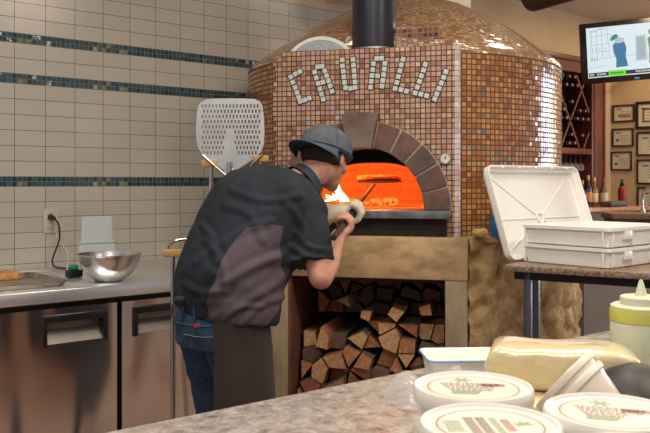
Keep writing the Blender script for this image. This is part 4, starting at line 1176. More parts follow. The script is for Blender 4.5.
# bottles on the bar
def spirit(px_, label, h, col, capc, labc, r=.038, off=.60):
    t_, _ = cpx(px_, 200, off); p = CABM @ V((t_, -off, BZ+.001))
    s_ = thing('spirit_bottle', label, 'bottle', p, 0, 'bottles standing on the back bar')
    bm = nb(); lathe(bm, [(0,0),(r-.003,0),(r,.004),(r,h*.55),(r*.8,h*.63),(r*.38,h*.72),(r*.36,h*.88)], 20); obj('bottle_body', bm, col, s_)
    bm = nb(); lathe(bm, [(r*.40,h*.86),(r*.42,h*.88),(r*.42,h),(0,h)], 16); obj('bottle_cap', bm, capc, s_)
    bm = nb(); lathe(bm, [(r+.0005,h*.16),(r+.001,h*.17),(r+.001,h*.46),(r+.0005,h*.47)], 20); obj('paper_label', bm, labc, s_)
gold = mat('gold_foil', (.62,.42,.16), .35, .4); cream = mat('cream_paper', (.62,.53,.38), .7); orng = mat('orange_paper', (.55,.24,.08), .7)
redc = mat('red_cap', (.45,.05,.04), .5)
clearb = mat('amber_bottle', (.16,.07,.03), .15, Coat_Weight=.5)
spirit(582, 'dark bottle with pale cap, leftmost on the back bar', .26, wb, gold, cream)
spirit(588, 'tall dark bottle with gold neck and orange label on the back bar', .31, wb, gold, orng)
spirit(594, 'dark bottle with gold cap and cream label on the back bar', .29, clearb, gold, cream)
spirit(604, 'bottle with red cap and pale label before the wooden column', .29, clearb, redc, cream)
t_, _ = cpx(622, 200, .55); p = CABM @ V((t_, -.55, BZ+.001))
sp_ = thing('steel_bottle', 'matte red metal drinking bottle with a black top on the bar', 'bottle', p, 0)
redm = mat('red_metal', (.30,.015,.03), .4, .2)
bm = nb(); lathe(bm, [(0,0),(.038,0),(.040,.004),(.040,.16),(.036,.185),(.022,.20)], 22); obj('bottle_body', bm, redm, sp_)
bm = nb(); lathe(bm, [(.022,.2005),(.023,.202),(.023,.235),(.014,.240),(.014,.262),(.006,.275),(0,.277)], 18); obj('bottle_cap', bm, blackp, sp_)
t_, _ = cpx(603, 200, .62); p = CABM @ V((t_, -.74, BZ+.001))
bm = nb(); box(bm, -.16, .16, -.07, .07, 0, .055, .02)
for v in bm.verts: v.co += noise.noise_vector(v.co*14)*.012; v.co.z = max(.0, v.co.z)
obj('bar_mat_stack', bm, mat('grey_cloth', (.07,.07,.085), .7), loc=p, rz=WANG, label='low dark grey bundle lying in front of the bottles on the bar', cat='bundle')
# near bar return with tap, right edge
q0 = onz(616, 213, 1.10); 
nbz = 1.10
rt_ = thing('bar_return', 'pale granite bar counter with dark front at the right edge of the view', 'counter', (at(612,215,6.35).x, 6.35, 0), R(-8))
bm = nb(); box(bm, 0, 1.2, 0, .42, nbz-.045, nbz, .004); obj('bar_top', bm, gran_r, rt_)
bm = nb(); box(bm, .02, 1.18, .02, .40, 0, nbz-.046); obj('bar_cabinet', bm, mah2, rt_)
fp_ = at(641, 213, 6.45)
bm = nb(); tube(bm, [(0,0,0),(0,0,.03)], .022, 14); tube(bm, spline([(0,0,.02),(0,0,.12),(.012,-.02,.19),(.06,-.05,.215),(.10,-.08,.19),(.105,-.085,.15)], 6), .011, 12)
obj('faucet', bm, steel2, loc=(fp_.x+.02, 6.47, nbz+.001), label='curved chrome tap on the pale bar counter at the right edge', cat='tap')
# framed certificates on the right wall
def bpx(x, y, off=0):
    n_ = V((-sin(BANG), cos(BANG), 0)); p = CA - n_*off; d_ = V((cos(BANG), sin(BANG), 0)); s = (x-325)/FP
    t_ = (s*p.y-p.x)/(d_.x-s*d_.y); Y = p.y+d_.y*t_
    return t_, CZ+(HY-y)/FP*Y
frm = mat('frame_black_wood', (.03,.018,.014), .4); mount = mat('certificate_paper', (.66,.64,.58), .6, c2=(.60,.58,.53), scale=8)
ink = mat('certificate_ink', (.14,.13,.14), .7); bluei = mat('certificate_blue', (.08,.12,.35), .6); goldmat = mat('frame_mat_brown', (.22,.11,.05), .6)
BM = Matrix.Translation(CA) @ Matrix.Rotation(BANG, 4, 'Z')
def frame(x0, y0, x1, y1, label, style):
    a = bpx(x0, y1); b = bpx(x1, y0); w_ = b[0]-a[0]; h_ = b[1]-a[1]
    p = BM @ V((a[0]+w_/2, -.001, a[1]+h_/2))
    t_ = thing('framed_certificate', label, 'picture frame', p, BANG, 'framed certificates on the right wall')
    W_, H_ = w_/2, h_/2; fw = .018 if style != 2 else .03
    bm = nb(); box(bm, -W_, W_, -.02, 0, H_-fw, H_, .002); box(bm, -W_, W_, -.02, 0, -H_, -H_+fw, .002); box(bm, -W_, -W_+fw, -.02, 0, -H_+fw, H_-fw, .002); box(bm, W_-fw, W_, -.02, 0, -H_+fw, H_-fw, .002); obj('frame', bm, frm, t_)
    bm = nb(); box(bm, -W_+fw, W_-fw, -.006, -.001, -H_+fw, H_-fw); obj('paper', bm, mount, t_)
    if style == 2:
        bm = nb(); i_ = .045
        for (xa, xb, za, zb2) in ((-W_+i_+.03, W_-i_-.03, H_-i_-.03-.02, H_-i_-.03), (-W_+i_+.03, W_-i_-.03, -H_+i_+.03, -H_+i_+.05), (-W_+i_+.03, -W_+i_+.05, -H_+i_+.03, H_-i_-.03), (W_-i_-.05, W_-i_-.03, -H_+i_+.03, H_-i_-.03)): box(bm, xa, xb, -.010, -.0061, za, zb2)
        obj('inner_mount', bm, goldmat, t_)
    bm = nb(); box(bm, -W_*.62, -W_*.2, -.0070, -.0061, H_*.42, H_*.55)
    for k_ in range(4): box(bm, -W_*.3, W_*.62, -.0070, -.0061, H_*(.18-.22*k_), H_*(.22-.22*k_))
    if style == 0: lathe(bm, [(0,0),(.018,0),(.018,.0008),(0,.0008)], 16, Matrix.Translation((-W_*.5,-.0065,-H_*.3)) @ Matrix.Rotation(pi/2, 4, 'X'))
    obj('print', bm, ink if style != 3 else bluei, t_)
    if style == 4:
        bm = nb(); box(bm, -W_*.5, W_*.6, -.0075, -.0061, -H_*.45, -H_*.1); obj('red_band', bm, mat('certificate_red', (.45,.16,.13), .6), t_)
frame(612.8,104.2,635,122.6, 'small framed certificate with a reddish band, topmost of the left column', 4)
frame(612.3,128.0,634,147.0, 'small framed certificate in the middle of the left column', 0)
frame(611.2,151.2,632.3,170.6, 'small framed certificate at the bottom of the left column', 0)
frame(636,100.2,666,129.4, 'wide framed picture with a brown inner mount at the right edge', 2)
frame(637,131,668,156, 'framed certificate with blue heading at the right edge of the view', 3)
frame(637,159,668,184.2, 'framed certificate second from the bottom at the right edge', 5)
frame(637.5,187,668,212, 'framed certificate lowest at the right edge, behind the tap', 5)
# television on a wall arm
tvY = 7.3
tvc = at(637, 49.5, tvY)
TW, THH = 108*tvY/FP, 61*tvY/FP
TVM = Matrix.Translation(tvc) @ Matrix.Rotation(R(-12), 4, 'Z') @ Matrix.Rotation(R(-3.6), 4, 'Y') @ Matrix.Rotation(R(7), 4, 'X')

tv = thing('television', 'wall mounted flat television showing a drawn scene with a green caption', 'television', tvc)
tv.matrix_world = TVM
bz = .055
def sx(px_): return ((px_-633)/54)*TW/2      # picture coordinates on the set
def sz(py_): return ((51-py_)/30.5)*THH/2
bm = nb(); box(bm, -TW/2, TW/2, 0, .06, -THH/2, THH/2, .01); 
obj('casing', bm, mat('tv_black', (.02,.016,.016), .25), tv)
sc0, sc1, sz0, sz1 = sx(585.3), TW/2-.045, sz(75.5), sz(25.5)
scrn = obj('screen', box(nb(), sc0, sc1, -.004, .001, sz0, sz1), emit('screen_white', (.74,.88,.92), .92), tv, smooth=0)
def spoly(name, pts, m, d=.0055):
    bm = nb(); loft(bm, [[(sx(x), y, sz(z_)) for x, z_ in pts] for y in (-d, -.0041)]); return obj(name, bm, m, scrn, smooth=0)
lineb = emit('screen_line_grey', (.42,.55,.60), .8); blu2 = emit('screen_blue', (.05,.22,.42), .8); teal2 = emit('screen_teal', (.02,.30,.30), .8)
grn = emit('screen_green', (.20,.80,.05), .9); olive = emit('screen_olive', (.28,.28,.20), .8); palec = emit('screen_pale', (.55,.66,.68), .8)
spoly('screen_ticker', [(586,70.5),(679,70.5),(679,74.5),(586,74.5)], emit('screen_dark', (.05,.05,.05), .5))
spoly('screen_caption', [(605.2,69.5),(621.5,69.5),(621.5,75.3),(605.2,75.3)], grn, .0065)
bm = nb()
for k_ in range(6): box(bm, sx(607+2.1*k_), sx(608.3+2.1*k_), -.0072, -.0066, sz(73.2), sz(71.4))
obj('caption_text', bm, emit('screen_text_dark', (.04,.12,.02), .4), scrn, smooth=0)
bm = nb()
for k_ in range(7):
    if k_ != 2: box(bm, sx(587+2.3*k_), sx(588.6+2.3*k_), -.0066, -.0056, sz(73.2), sz(71.6))
for k_ in range(12): box(bm, sx(631+2.3*k_), sx(632.6+2.3*k_), -.0066, -.0056, sz(73.2), sz(71.6))
obj('ticker_text', bm, emit('screen_text_light', (.8,.8,.8), .8), scrn, smooth=0)
bm = nb()
def ln(x1,y1,x2,y2,w=.0022):
    tube(bm, [(sx(x1),-.0045,sz(y1)),(sx(x2),-.0045,sz(y2))], w, 4)
for a_, b_ in (((588,29),(605,27)),((588,35),(608,33)),((588,43),(607,42)),((588,50),(606,50)),((590,29),(590,58)),((595,28),(595,56)),((600,28),(600,56)),((605,27),(607,56)),((588,58),(612,56)),((586,66),(604,64)),((608,33),(612,56)),((622,56),(640,55)),((641,56),(679,54)),((588,31),(602,25.8)),((650,60),(679,57))): ln(*a_, *b_)
for k_ in range(5): ln(591+3*k_,46,591+3*k_,49,.003)
for k_ in range(3): ln(589.5+2.6*k_,54.5,589.5+2.6*k_,59,.004)
obj('screen_drawing', bm, lineb, scrn)
spoly('screen_figure', [(610,45),(612,42.5),(617,43),(621,41.5),(623,48),(622,56),(624,66.5),(612.5,67),(613,58),(610.5,52)], blu2)
spoly('screen_hat', [(607.8,38.2),(610.5,34.8),(614,33.6),(616,36),(614,38),(611,39.8),(608,40)], teal2)
spoly('screen_head', [(612,39),(616,37),(621,38.5),(621,41),(617,42.5),(612,42.5)], palec)
spoly('screen_signpost', [(631.8,37.5),(641.5,37),(642.3,61.5),(631.6,62.3)], palec)
spoly('screen_signpanel', [(633.5,39.5),(639.8,39),(640.3,59.5),(633.3,60)], lineb, .006)
spoly('screen_person', [(643,41),(646,38.5),(648.5,41),(648.6,52),(647.5,65),(643.8,65),(644.5,52)], olive)
spoly('screen_person_head', [(644,34),(646,30.8),(649,31.5),(649,37),(645.5,38)], olive)
bm = nb(); box(bm, sx(629), sx(634), -.0030, .0006, sz(80.4), sz(78.4), .001); obj('logo_badge', bm, mat('badge_blue', (.10,.20,.6), .3), tv)
bm = nb(); box(bm, -.18, .18, .061, .085, -.14, .14, .004); obj('mount_plate', bm, black_m, tv)
tv_m = TVM.inverted()
wpnt = BM @ V((bpx(640,80)[0], -.02, tvc.z+.05))
bm = nb(); a_ = V((0,.085,0)); b_ = tv_m @ wpnt
tube(bm, [a_, a_.lerp(b_, .5)+V((.08,0,0)), b_], .022, 12); obj('mount_arm', bm, black_m, tv)
# ================================================================ the pizza maker
hv = V((.82,.57,0)).normalized(); rv = V((.57,-.82,0)).normalized(); zv = V((0,0,1))
MO = V((-.40, 2.74, 0))
man = thing('person', 'person in a black and mauve shirt, jeans, apron and backward cap bending toward the oven', 'person', MO)
def W(p): return V(p) - MO
def L(u, s, z, c=MO): return V((c.x,c.y,0)) + hv*u + rv*s + zv*z      # forward, to his right, up
# key joints
hipC = at(222, 306, 2.72)
neckB = at(301, 184, 2.91)
spine_t = (neckB-hipC).normalized()
bfwd = rv.cross(spine_t).normalized()*-1
if bfwd.dot(hv) < 0: bfwd = -bfwd
shR = at(309, 213, 2.78); shL = neckB + (neckB-shR)*.9; shL = at(270, 190, 3.06)
elR = at(321, 277, 2.68); 
wrR = at(338, 236, 2.86)
hndR = HR.copy()
elL = at(296, 238, 3.22); wrL = at(334, 213, 3.13); hndL = HL.copy()
headC = at(326, 158, 2.99)
fh = V((.52,.81,-.24)).normalized(); rh = fh.cross(zv).normalized(); uh = rh.cross(fh).normalized()
HM = frameM(headC, rh, fh, uh)
# ---- body: one continuous mesh
bm = nb()
for (c, s) in (((0,-.012,.035),(.077,.098,.088)), ((0,.012,-.015),(.066,.082,.085)), ((0,.045,-.070),(.045,.045,.042)), ((0,.070,-.098),(.024,.022,.018))):
    ellipsoid(bm, HM @ Matrix.Translation(c) @ Matrix.Diagonal((*s,1)), 28, 18)
capsule(bm, HM @ V((0,.092,.005)), HM @ V((0,.116,-.030)), .008, .013)          # nose
ellipsoid(bm, HM @ Matrix.Translation((0,.080,.020)) @ Matrix.Diagonal((.055,.018,.010,1)))   # brow
ellipsoid(bm, HM @ Matrix.Translation((0,.088,-.060)) @ Matrix.Diagonal((.024,.012,.006,1)))  # upper lip
ellipsoid(bm, HM @ Matrix.Translation((0,.085,-.071)) @ Matrix.Diagonal((.020,.012,.006,1)))
for s_ in (-1,1):
    ellipsoid(bm, HM @ Matrix.Translation((s_*.077,-.008,-.012)) @ Matrix.Rotation(s_*R(22),4,'Z') @ Matrix.Diagonal((.007,.018,.030,1)))
    capsule(bm, HM @ V((s_*.036,.070,-.03)), HM @ V((s_*.055,.04,-.03)), .02, .02)
chain(bm, [HM @ V((0,-.030,-.05)), neckB+V((.005,0,.02)), neckB-spine_t*.10], [.056,.056,.062])
# torso core and legs under the clothes
chain(bm, [neckB-spine_t*.12, neckB-spine_t*.3, hipC], [.11,.12,.12])
for s_, fwd, ank in ((1, .05, .02), (-1, -.02, -.10)):
    hp = hipC + rv*(.085*s_) - zv*.03; kn = L(.09+fwd*.5, .10*s_, .50); an = L(ank, .11*s_, .09)
    chain(bm, [hp, kn, an], [.085,.058,.04]); 
def arm(sh, el, wr):
    m1 = sh.lerp(el,.5); chain(bm, [sh, m1, el], [.058,.051,.043]); f1 = el.lerp(wr,.30)
    chain(bm, [el, f1, el.lerp(wr,.72), wr], [.043,.047,.034,.028])
arm(shR, elR, wrR); arm(shL, elL, wrL)
def hand(wr, grip, axis, side, palm_side, k=1.0, rad=.0105):
    """closed hand: palm beside the bar 'axis' at grip, fingers wrapping it"""
    g = V(grip); ax_ = V(axis).normalized()
    toW = (wr-g); toW = (toW-ax_*toW.dot(ax_)); toW.normalize()
    pn = ax_.cross(toW).normalized()*palm_side          # side the palm covers
    pc = g + toW*.022 + pn*.026
    # palm
    for q in (-1.5,-.5,.5,1.5):
        capsule(bm, wr.lerp(pc,.12)+ax_*q*.008, pc + ax_*q*.019*k - toW*.012, .019, .0145)
    lens = [.92,1.0,.96,.80]
    for i, q in enumerate((-1.5,-.5,.5,1.5)):
        ce = g + ax_*q*.0205*k; ln_ = lens[i]; rr = .0275*k
        pts = []
        for a_ in (75, 120, 175, 235):
            a2 = R(75+(a_-75)*ln_); pts.append(ce + (pn*cos(a2-R(90)) + (-toW)*sin(a2-R(90)))*rr if False else ce + pn*rr*cos(R((a_-75)*ln_)) - toW*rr*sin(R((a_-75)*ln_)))
        pts.append(ce + pn*rr*cos(R(160*ln_+25)) - toW*rr*sin(R(160*ln_+25)))
        chain(bm, pts, [rad*1.08, rad*1.02, rad*.97, rad*.9, rad*.82])
    # thumb leaves the side of the palm near its base and closes against the fingers
    tb0 = wr.lerp(pc,.35) - ax_*side*.026
    t1 = g + toW*.030 - pn*.006 - ax_*side*.036; t2 = g + toW*.012 - pn*.026 - ax_*side*.022; t3 = g - toW*.006 - pn*.029 - ax_*side*.008
    chain(bm, [tb0, t1, t2, t3], [.0155,.0130,.0115,.0095])
hand(wrR, hndR, pdir, 1, 1, .95)
me = remesh(bm, .0055, 3, .5)
me.transform(Matrix.Translation(-MO)); 
obj('body', me, skin, man, smooth=180)
# left glove
bm = nb(); hand(wrL, hndL, pdir, -1, -1, 1.25, .0145)
chain(bm, [wrL+(wrL-hndL).normalized()*.05, wrL, wrL.lerp(hndL,.4)], [.045,.036,.036])
me = remesh(bm, .005, 3, .5); me.transform(Matrix.Translation(-MO))
glv = mat('leather_glove', (.82,.74,.58), .8, c2=(.62,.53,.36), scale=25, bump=.5)
obj('work_glove', me, glv, man, smooth=180, label='pale leather work glove gripping the peel handle')
bm = nb(); tube(bm, [HL-pdir*.055, HL+pdir*.045], .020, 16); me_ = bm; xform(bm, Matrix.Translation(-MO))
obj('grip_cloth', bm, mat('dark_grip', (.03,.03,.035), .8), man)
# eyes
bm = nb()
for s_ in (-1,1): ellipsoid(bm, Matrix.Translation(-MO) @ HM @ Matrix.Translation((s_*.031,.080,.004)) @ Matrix.Diagonal((.011,.009,.008,1)))
obj('eyes', bm, mat('eye_white', (.7,.7,.68), .2), man)
# hair below the cap
bm = nb(); ellipsoid(bm, HM @ Matrix.Translation((0,-.020,.004)) @ Matrix.Diagonal((.081,.0955,.078,1)), 40, 24)
MI = HM.inverted()
for v in bm.verts:
    q = MI @ v.co
    if q.y > .035: q.y = .035+(q.y-.035)*.15
    if q.z < -.030: q.z = -.030+(q.z+.030)*.30; q.x *= .93; q.y = q.y*.93
    if abs(q.x) > .05 and q.y > -.004: q.x *= .88
    v.co = HM @ q
for v in bm.verts: v.co += noise.noise_vector(v.co*90)*.0035
xform(bm, Matrix.Translation(-MO)); obj('hair', bm, mat('dark_hair', (.035,.022,.017), .7, c2=(.015,.010,.008), scale=80, stretch=(1,1,.3), bump=.6), man, smooth=180)
# cap, worn backwards
capb = mat('cap_cloth_blue', (.060,.088,.130), .85, c2=(.042,.063,.095), scale=30, bump=.25)
cg = mat('cap_cloth_grey', (.100,.112,.128), .85, c2=(.075,.085,.098), scale=30, bump=.25)
CM = HM @ Matrix.Translation((0,-.012,.016)) @ Matrix.Rotation(R(-4), 4, 'X')
bm = nb(); rings = []
for k_ in range(12):
    b_ = pi/2*k_/11; n_ = 2.4
    cr = max(.001, cos(b_))**(2/n_); z_ = sin(b_)**(2/n_)*.108
    rings.append([CM @ V((.098*cr*cos(a), .118*cr*sin(a), z_-.004)) for a in [2*pi*i/56 for i in range(56)]])
loft(bm, rings)
xform(bm, Matrix.Translation(-MO)); 
for f in bm.faces:
    q = (MI @ (f.calc_center_median()+MO)); f.material_index = 1 if q.y < -.005 else 0
crown = obj('cap_crown', bm, [capb, cg], man, smooth=60)
bm = nb()
for k_ in range(6):
    a = R(30+60*k_); pts = []
    for j in range(12):
        b_ = pi/2*j/11; cr = max(.001,cos(b_))**(2/2.4); pts.append(CM @ V((.0985*cr*cos(a), .1185*cr*sin(a), sin(b_)**(2/2.4)*.108-.0035)))
    tube(bm, pts, .0011, 6)
ellipsoid(bm, CM @ Matrix.Translation((0,0,.105)) @ Matrix.Diagonal((.008,.008,.004,1)), 12, 8)
tube(bm, [CM @ V((.0985*cos(2*pi*i/40), .1185*sin(2*pi*i/40), .004)) for i in range(41)], .004, 6, cap=False)
xform(bm, Matrix.Translation(-MO)); obj('cap_seams', bm, capb, crown)
bm = nb(); top = []; N_ = 20
def brim(u, w, dz): 
    a = pi + (w)*R(66)     # around the back (-y)
    r_ = 1 + .0
    bx_ = .098*sin(w*R(66)); by_ = -.117*cos(w*R(66))
    ex = .078*(1-abs(w)**2.4)
    return CM @ V((bx_*(1+.05*u), by_ - ex*u, -.002 - .016*u + .012*(1-abs(w))*0 - .016*(w*w)*u + dz))
g1 = [[bm.verts.new(brim(u/6, -1+2*i/N_, .0015)) for i in range(N_+1)] for u in range(7)]
g2 = [[bm.verts.new(brim(u/6, -1+2*i/N_, -.0015)) for i in range(N_+1)] for u in range(7)]
for g, rev in ((g1,0),(g2,1)):
    for u in range(6):
        for i in range(N_):
            q = (g[u][i], g[u][i+1], g[u+1][i+1], g[u+1][i]); bm.faces.new(q if not rev else q[::-1])
for i in range(N_): bm.faces.new((g1[6][i], g1[6][i+1], g2[6][i+1], g2[6][i])); bm.faces.new((g1[0][i], g2[0][i], g2[0][i+1], g1[0][i+1]))
for u in range(6): bm.faces.new((g1[u][0], g1[u+1][0], g2[u+1][0], g2[u][0])); bm.faces.new((g1[u][N_], g2[u][N_], g2[u+1][N_], g1[u+1][N_]))
bmesh.ops.remove_doubles(bm, verts=bm.verts[:], dist=1e-5)
xform(bm, Matrix.Translation(-MO)); obj('cap_brim', bm, capb, man, smooth=60)
# ---- shirt
def ring(c, a, b, n=32, e=2.3):
    out = []
    for i in range(n):
        t_ = 2*pi*i/n; x = math.copysign(abs(cos(t_))**(2/e), cos(t_)); y = math.copysign(abs(sin(t_))**(2/e), sin(t_))
        out.append(c + a*x + b*y)
    return out
bm = nb()
st = [  # px, py, Y, half width, half depth
 (228,318,2.71,.200,.155),(226,302,2.71,.215,.172),(229,285,2.72,.220,.180),(236,262,2.755,.222,.182),(246,237,2.79,.225,.180),(257,213,2.83,.228,.172),(269,195,2.865,.215,.152),(282,183,2.885,.165,.115),(296,180,2.90,.085,.078)]
rings = []
for i, (x, y, Y, hw_, hd_) in enumerate(st):
    tn = spine_t if i > 2 else (spine_t*(i/3)+ (zv*.8+spine_t*.2)*(1-i/3)).normalized()
    b_ = tn.cross(rv).normalized(); b_ = b_ if b_.dot(hv) > 0 else -b_
    rings.append(ring(at(x,y,Y), rv*hw_, b_*hd_))
loft(bm, rings)
# shoulders and sleeves
capsule(bm, neckB-spine_t*.06, shR-rv*.01, .075, .078); capsule(bm, neckB-spine_t*.04, shL, .085, .098)
def sleeve(sh, el, f=.74, r0=.080, r1=.088):
    d_ = (el-sh); e_ = sh + d_*f; t_ = d_.normalized(); a_ = t_.cross(hv).normalized(); b2 = t_.cross(a_)
    loft(bm, [ring(sh - t_*.02, a_*r0*.8, b2*r0*.85, 28, 2), ring(sh+d_*.15, a_*r0, b2*r0, 28, 2), ring(sh+d_*.45, a_*(r0+r1)/2*.98, b2*(r0+r1)/2, 28, 2), ring(e_, a_*r1, b2*r1, 28, 2)])
slE = at(313, 280, 2.69)
sleeve(shR+V((-.012,0,0)), slE, .78, .078, .084); sleeve(shL, elL, .74)
me = remesh(bm, .0075, 7, .6)
tt = me.attributes.new('panel', 'FLOAT', 'POINT')
vals = []
def pxof(p): return 325+FP*p.x/p.y, HY-(p.z-CZ)*FP/p.y
pan_poly = [(205,329),(208,318),(206,304),(211,288),(218,270),(226,252),(236,238),(247,228),(259,226),(272,224),(284,226),(288,229),(286,244),(290,262),(300,275),(299,290),(284,302),(270,322),(262,330)]
def sdist(x, y, poly):
    d = 1e9; ins = False; n = len(poly)
    for i in range(n):
        ax_, ay = poly[i]; bx_, by = poly[(i+1) % n]
        vx, vy = bx_-ax_, by-ay; t_ = max(0, min(1, ((x-ax_)*vx+(y-ay)*vy)/(vx*vx+vy*vy)))
        d = min(d, sqrt((x-ax_-vx*t_)**2+(y-ay-vy*t_)**2))
        if (ay > y) != (by > y) and x < (bx_-ax_)*(y-ay)/(by-ay)+ax_: ins = not ins
    return d if ins else -d
creases = [((206,300),(262,262),(300,262),9),((196,262),(240,232),(270,222),7),((215,318),(258,296),(292,272),8),((212,290),(246,270),(292,250),7),((225,205),(250,215),(262,240),7),((232,190),(262,200),(300,196),6),((205,240),(222,262),(226,290),6),((185,285),(200,292),(225,292),6),((240,325),(262,305),(285,297),6),((296,232),(310,246),(330,250),5),((292,246),(306,256),(326,262),5),((282,200),(296,214),(306,236),6),((222,322),(240,308),(262,306),5),((202,225),(212,240),(216,262),6)]
cs = [spline([V((a[0],a[1],0)),V((b[0],b[1],0)),V((c[0],c[1],0))], 26) for a, b, c, w_ in creases]
nm = [v.normal.copy() for v in me.vertices]
right_side = rv
cu_ = neckB-spine_t*.2
for i, v in enumerate(me.vertices):
    x, y = pxof(v.co); side = (v.co-cu_).dot(rv) + .12*( (v.co-cu_).dot(hv) )
    insleeve = (v.co - shR).dot((slE-shR).normalized()) > .03 and (v.co-(shR.lerp(slE,.5))).length < .16 and (v.co-shR).dot(rv) > -.065
    d_ = sdist(x, y, pan_poly)
    if nm[i].y > .35 or insleeve: d_ = -6
    vals.append(d_)
    off = 0
    if nm[i].y < .4:
        for c_, (a, b, c, w_) in zip(cs, creases):
            m_ = min((V((x,y,0))-q).length for q in c_)
            if m_ < w_*2.2: off += .0052*math.exp(-(m_/w_*1.9)**2) - .0028*math.exp(-((m_-w_)/w_*1.9)**2)
    off += noise.noise(v.co*7)*.006
    v.co += nm[i]*off
tt.data.foreach_set('value', vals)
me.transform(Matrix.Translation(-MO))
t = NT('shirt_cloth'); at_ = t.add('ShaderNodeAttribute', attribute_name='panel')
v_ = t.coord('Object'); n1 = t.noise(v_, 6, 4)
msk = t.ramp(at_.outputs['Fac'], [(0,(0,0,0)),(.5,(1,1,1))])
bl_ = t.ramp(n1, [(.35,(.014,.018,.024)),(.65,(.026,.032,.042))]); mv_ = t.ramp(n1, [(.35,(.078,.060,.070)),(.65,(.105,.082,.094))])
t.base(t.mix(msk, bl_, mv_)); t.set(Roughness=.85, Specular_IOR_Level=.25)
t.bump(t.noise(v_, 260, 2), .12, .002)
shirt = obj('shirt', me, t.m, man, smooth=180)
# collar with light piping
bm = nb(); nk = neckB + V((.012,.006,.010)); ndir = (HM @ V((0,-.03,-.05)) - nk).normalized(); a_ = ndir.cross(rv).normalized()
ro = ring(nk-ndir*.015, rv*.078, a_*.076, 36, 2); ri = ring(nk+ndir*.022, rv*.068, a_*.066, 36, 2); ri2 = ring(nk+ndir*.022, rv*.064, a_*.062, 36, 2); ro2 = ring(nk-ndir*.015, rv*.070, a_*.068, 36, 2)
loft(bm, [ro, ri, ri2, ro2], cap=False); xform(bm, Matrix.Translation(-MO)); obj('collar', bm, mat('collar_navy', (.022,.034,.055), .8), shirt)
# ---- jeans
bm = nb()
jc = [(hipC + zv*.055 - hv*.0, .172, .128), (hipC - zv*.04 - hv*.012, .180, .142), (hipC - zv*.13 - hv*.008, .178, .138)]
loft(bm, [ring(c, rv*a, hv*b, 32, 2.2) for c, a, b in jc])
for s_, fwd, ank in ((1, .05, .02), (-1, -.02, -.10)):
    hp = hipC + rv*(.088*s_) - zv*.05; kn = L(.09+fwd*.5, .10*s_, .50); an = L(ank, .11*s_, .06)
    pts = [hp, hp.lerp(kn,.3), hp.lerp(kn,.65), kn, kn.lerp(an,.4), an]; rr_ = [(.100,.122),(.098,.118),(.084,.098),(.076,.082),(.072,.076),(.066,.072)]
    loft(bm, [ring(p, rv*a, hv*b, 28, 2) for p, (a, b) in zip(pts, rr_)])
me = remesh(bm, .008, 6, .6)
for i, v in enumerate(me.vertices):
    n = v.normal; q = v.co
    v.co = q + n*(noise.noise(V((q.x*10,q.y*10,q.z*26)))*.006 + noise.noise(q*16)*.003)
me.transform(Matrix.Translation(-MO))
denim = mat('denim', (.028,.075,.145), .85, c2=(.014,.038,.085), scale=8, bump=.2, bscale=300)
jn = obj('jeans', me, denim, man, smooth=180)
# belt, loops, pocket, tag: raised on the seat, found by ray casting from behind his right hip
from mathutils.bvhtree import BVHTree
bv = BVHTree.FromPolygons([v.co for v in me.vertices], [p.vertices for p in me.polygons])
def surf(x, y, lift=.003):
    o_ = V((0,0,CZ))-MO; d_ = (at(x,y,1)-V((0,0,CZ))).normalized()
    h_ = bv.ray_cast(o_, d_)
    if h_[0] is None: return None
    return h_[0] + h_[1]*lift
def seam(pts, r, m, name, parent=None, lift=.002):
    P_ = [surf(*p, lift) for p in spline_px(pts)]; P_ = [p for p in P_ if p is not None]
    if len(P_) > 1:
        bm = nb(); tube(bm, P_, r, 6); return obj(name, bm, m, parent or jn)
def spline_px(pts, n=5): return [(p.x, p.y) for p in spline([V((a, b, 0)) for a, b in pts], n)]
thr = mat('denim_seam', (.055,.13,.21), .8); thg = mat('pale_stitch', (.22,.22,.20), .8)
bm = nb(); c_ = hipC + zv*.030 - MO
ro = [ring(c_+zv*dz, rv*(.181+d), hv*(.137+d), 48, 2.2) for dz, d in ((-.018,0),(-.018,.004),(.018,.003),(.018,-.002))]
loft(bm, ro, cap=False); obj('belt', bm, mat('black_belt', (.02,.02,.022), .5), jn)
seam([(176,322),(195,326),(214,326)], .0022, thr, 'waist_seam')
seam([(184,334),(200,337),(216,337)], .0018, thg, 'pocket_seam')
seam([(185,336),(187,352),(198,362),(214,358)], .0014, thr, 'pocket_outline')
seam([(198,374),(206,381),(214,382),(222,379)], .0018, thr, 'thigh_seam')
p_ = surf(198, 326, .003)
if p_ is not None:
    bm = nb(); box(bm, -.012, .012, -.002, .002, -.0065, .0065, .001); obj('red_tag', bm, mat('red_label', (.55,.03,.04), .6), jn, loc=p_, rz=R(8))
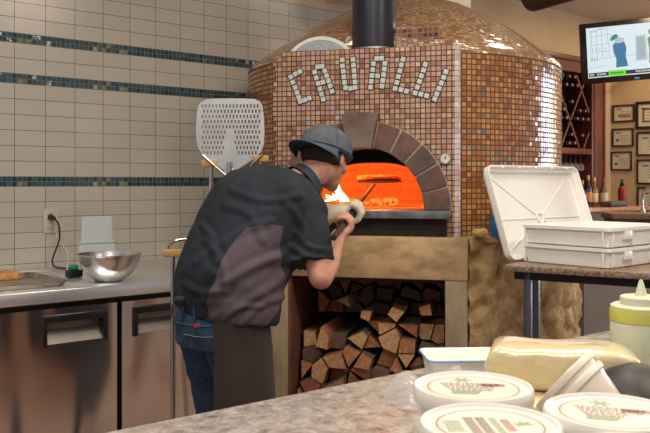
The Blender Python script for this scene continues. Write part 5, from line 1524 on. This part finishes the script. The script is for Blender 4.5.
for xx in (185, 197, 210):
    p_ = surf(xx, 314, .010)
    if p_ is not None: bm = nb(); box(bm, -.006, .006, -.003, .003, -.024, .024, .002); obj('belt_loop', bm, denim, jn, loc=p_, rz=R(8))
# ---- apron round the front
bm = nb(); n = 36; rows = []
apz = [.965,.90,.82,.72,.62,.52,.44]
for k_, z_ in enumerate(apz):
    row = []
    for i in range(n+1):
        u = i/n; a = R(-42) + u*R(215)     # around from his right side to his left
        dep = .150+.012*k_*.4; wid = .205+.004*k_
        wob = .010*sin(u*19+k_*.35)*(k_/6) 
        c_ = hipC.copy(); c_.z = 0
        c_ += hv*(-.012 + .02*k_/6)
        row.append(c_ + rv*(wid+wob)*cos(a) + hv*(dep+wob)*sin(a) + zv*z_ - MO)
    rows.append(row)
loft(bm, rows, cap=False, closed=False)
me = baked(bm, [('SOLIDIFY', dict(thickness=.004, offset=1))])
obj('apron', me, mat('apron_brown', (.040,.028,.024), .85, c2=(.026,.019,.017), scale=7, bump=.2, bscale=200), man, smooth=60)
bm = nb()
ro = [ring(hipC-MO+zv*(.035+dz), rv*(.186+d), hv*(.150+d), 48, 2.2) for dz, d in ((-.007,0),(-.007,.003),(.007,.003),(.007,0))]
loft(bm, ro, cap=False)
tube(bm, spline([L(-.150,.05,.965)-MO, L(-.168,.05,.93)-MO, L(-.165,.07,.88)-MO], 5), .005, 8)
ellipsoid(bm, Matrix.Translation(L(-.145,.06,.960)-MO) @ Matrix.Diagonal((.022,.013,.013,1)))
obj('apron_strings', bm, mat('apron_string', (.035,.033,.035), .85), man)
# shoes
shm = mat('black_shoe', (.018,.017,.017), .5)
for s_, ank in ((1,.02),(-1,-.10)):
    bm = nb(); c_ = L(ank, .11*s_, 0)-MO
    rings = []
    for u, w_, h_ in ((-.08,.030,.05),(-.06,.038,.085),(0,.042,.095),(.07,.046,.065),(.13,.050,.045),(.18,.040,.035),(.20,.02,.02)):
        rings.append([c_ + hv*u + rv*x + zv*y for x, y in rrect(-w_, w_, .0, h_, min(w_,h_)*.45, 4)])
    loft(bm, rings); obj('shoe', bm, shm, man, smooth=60)
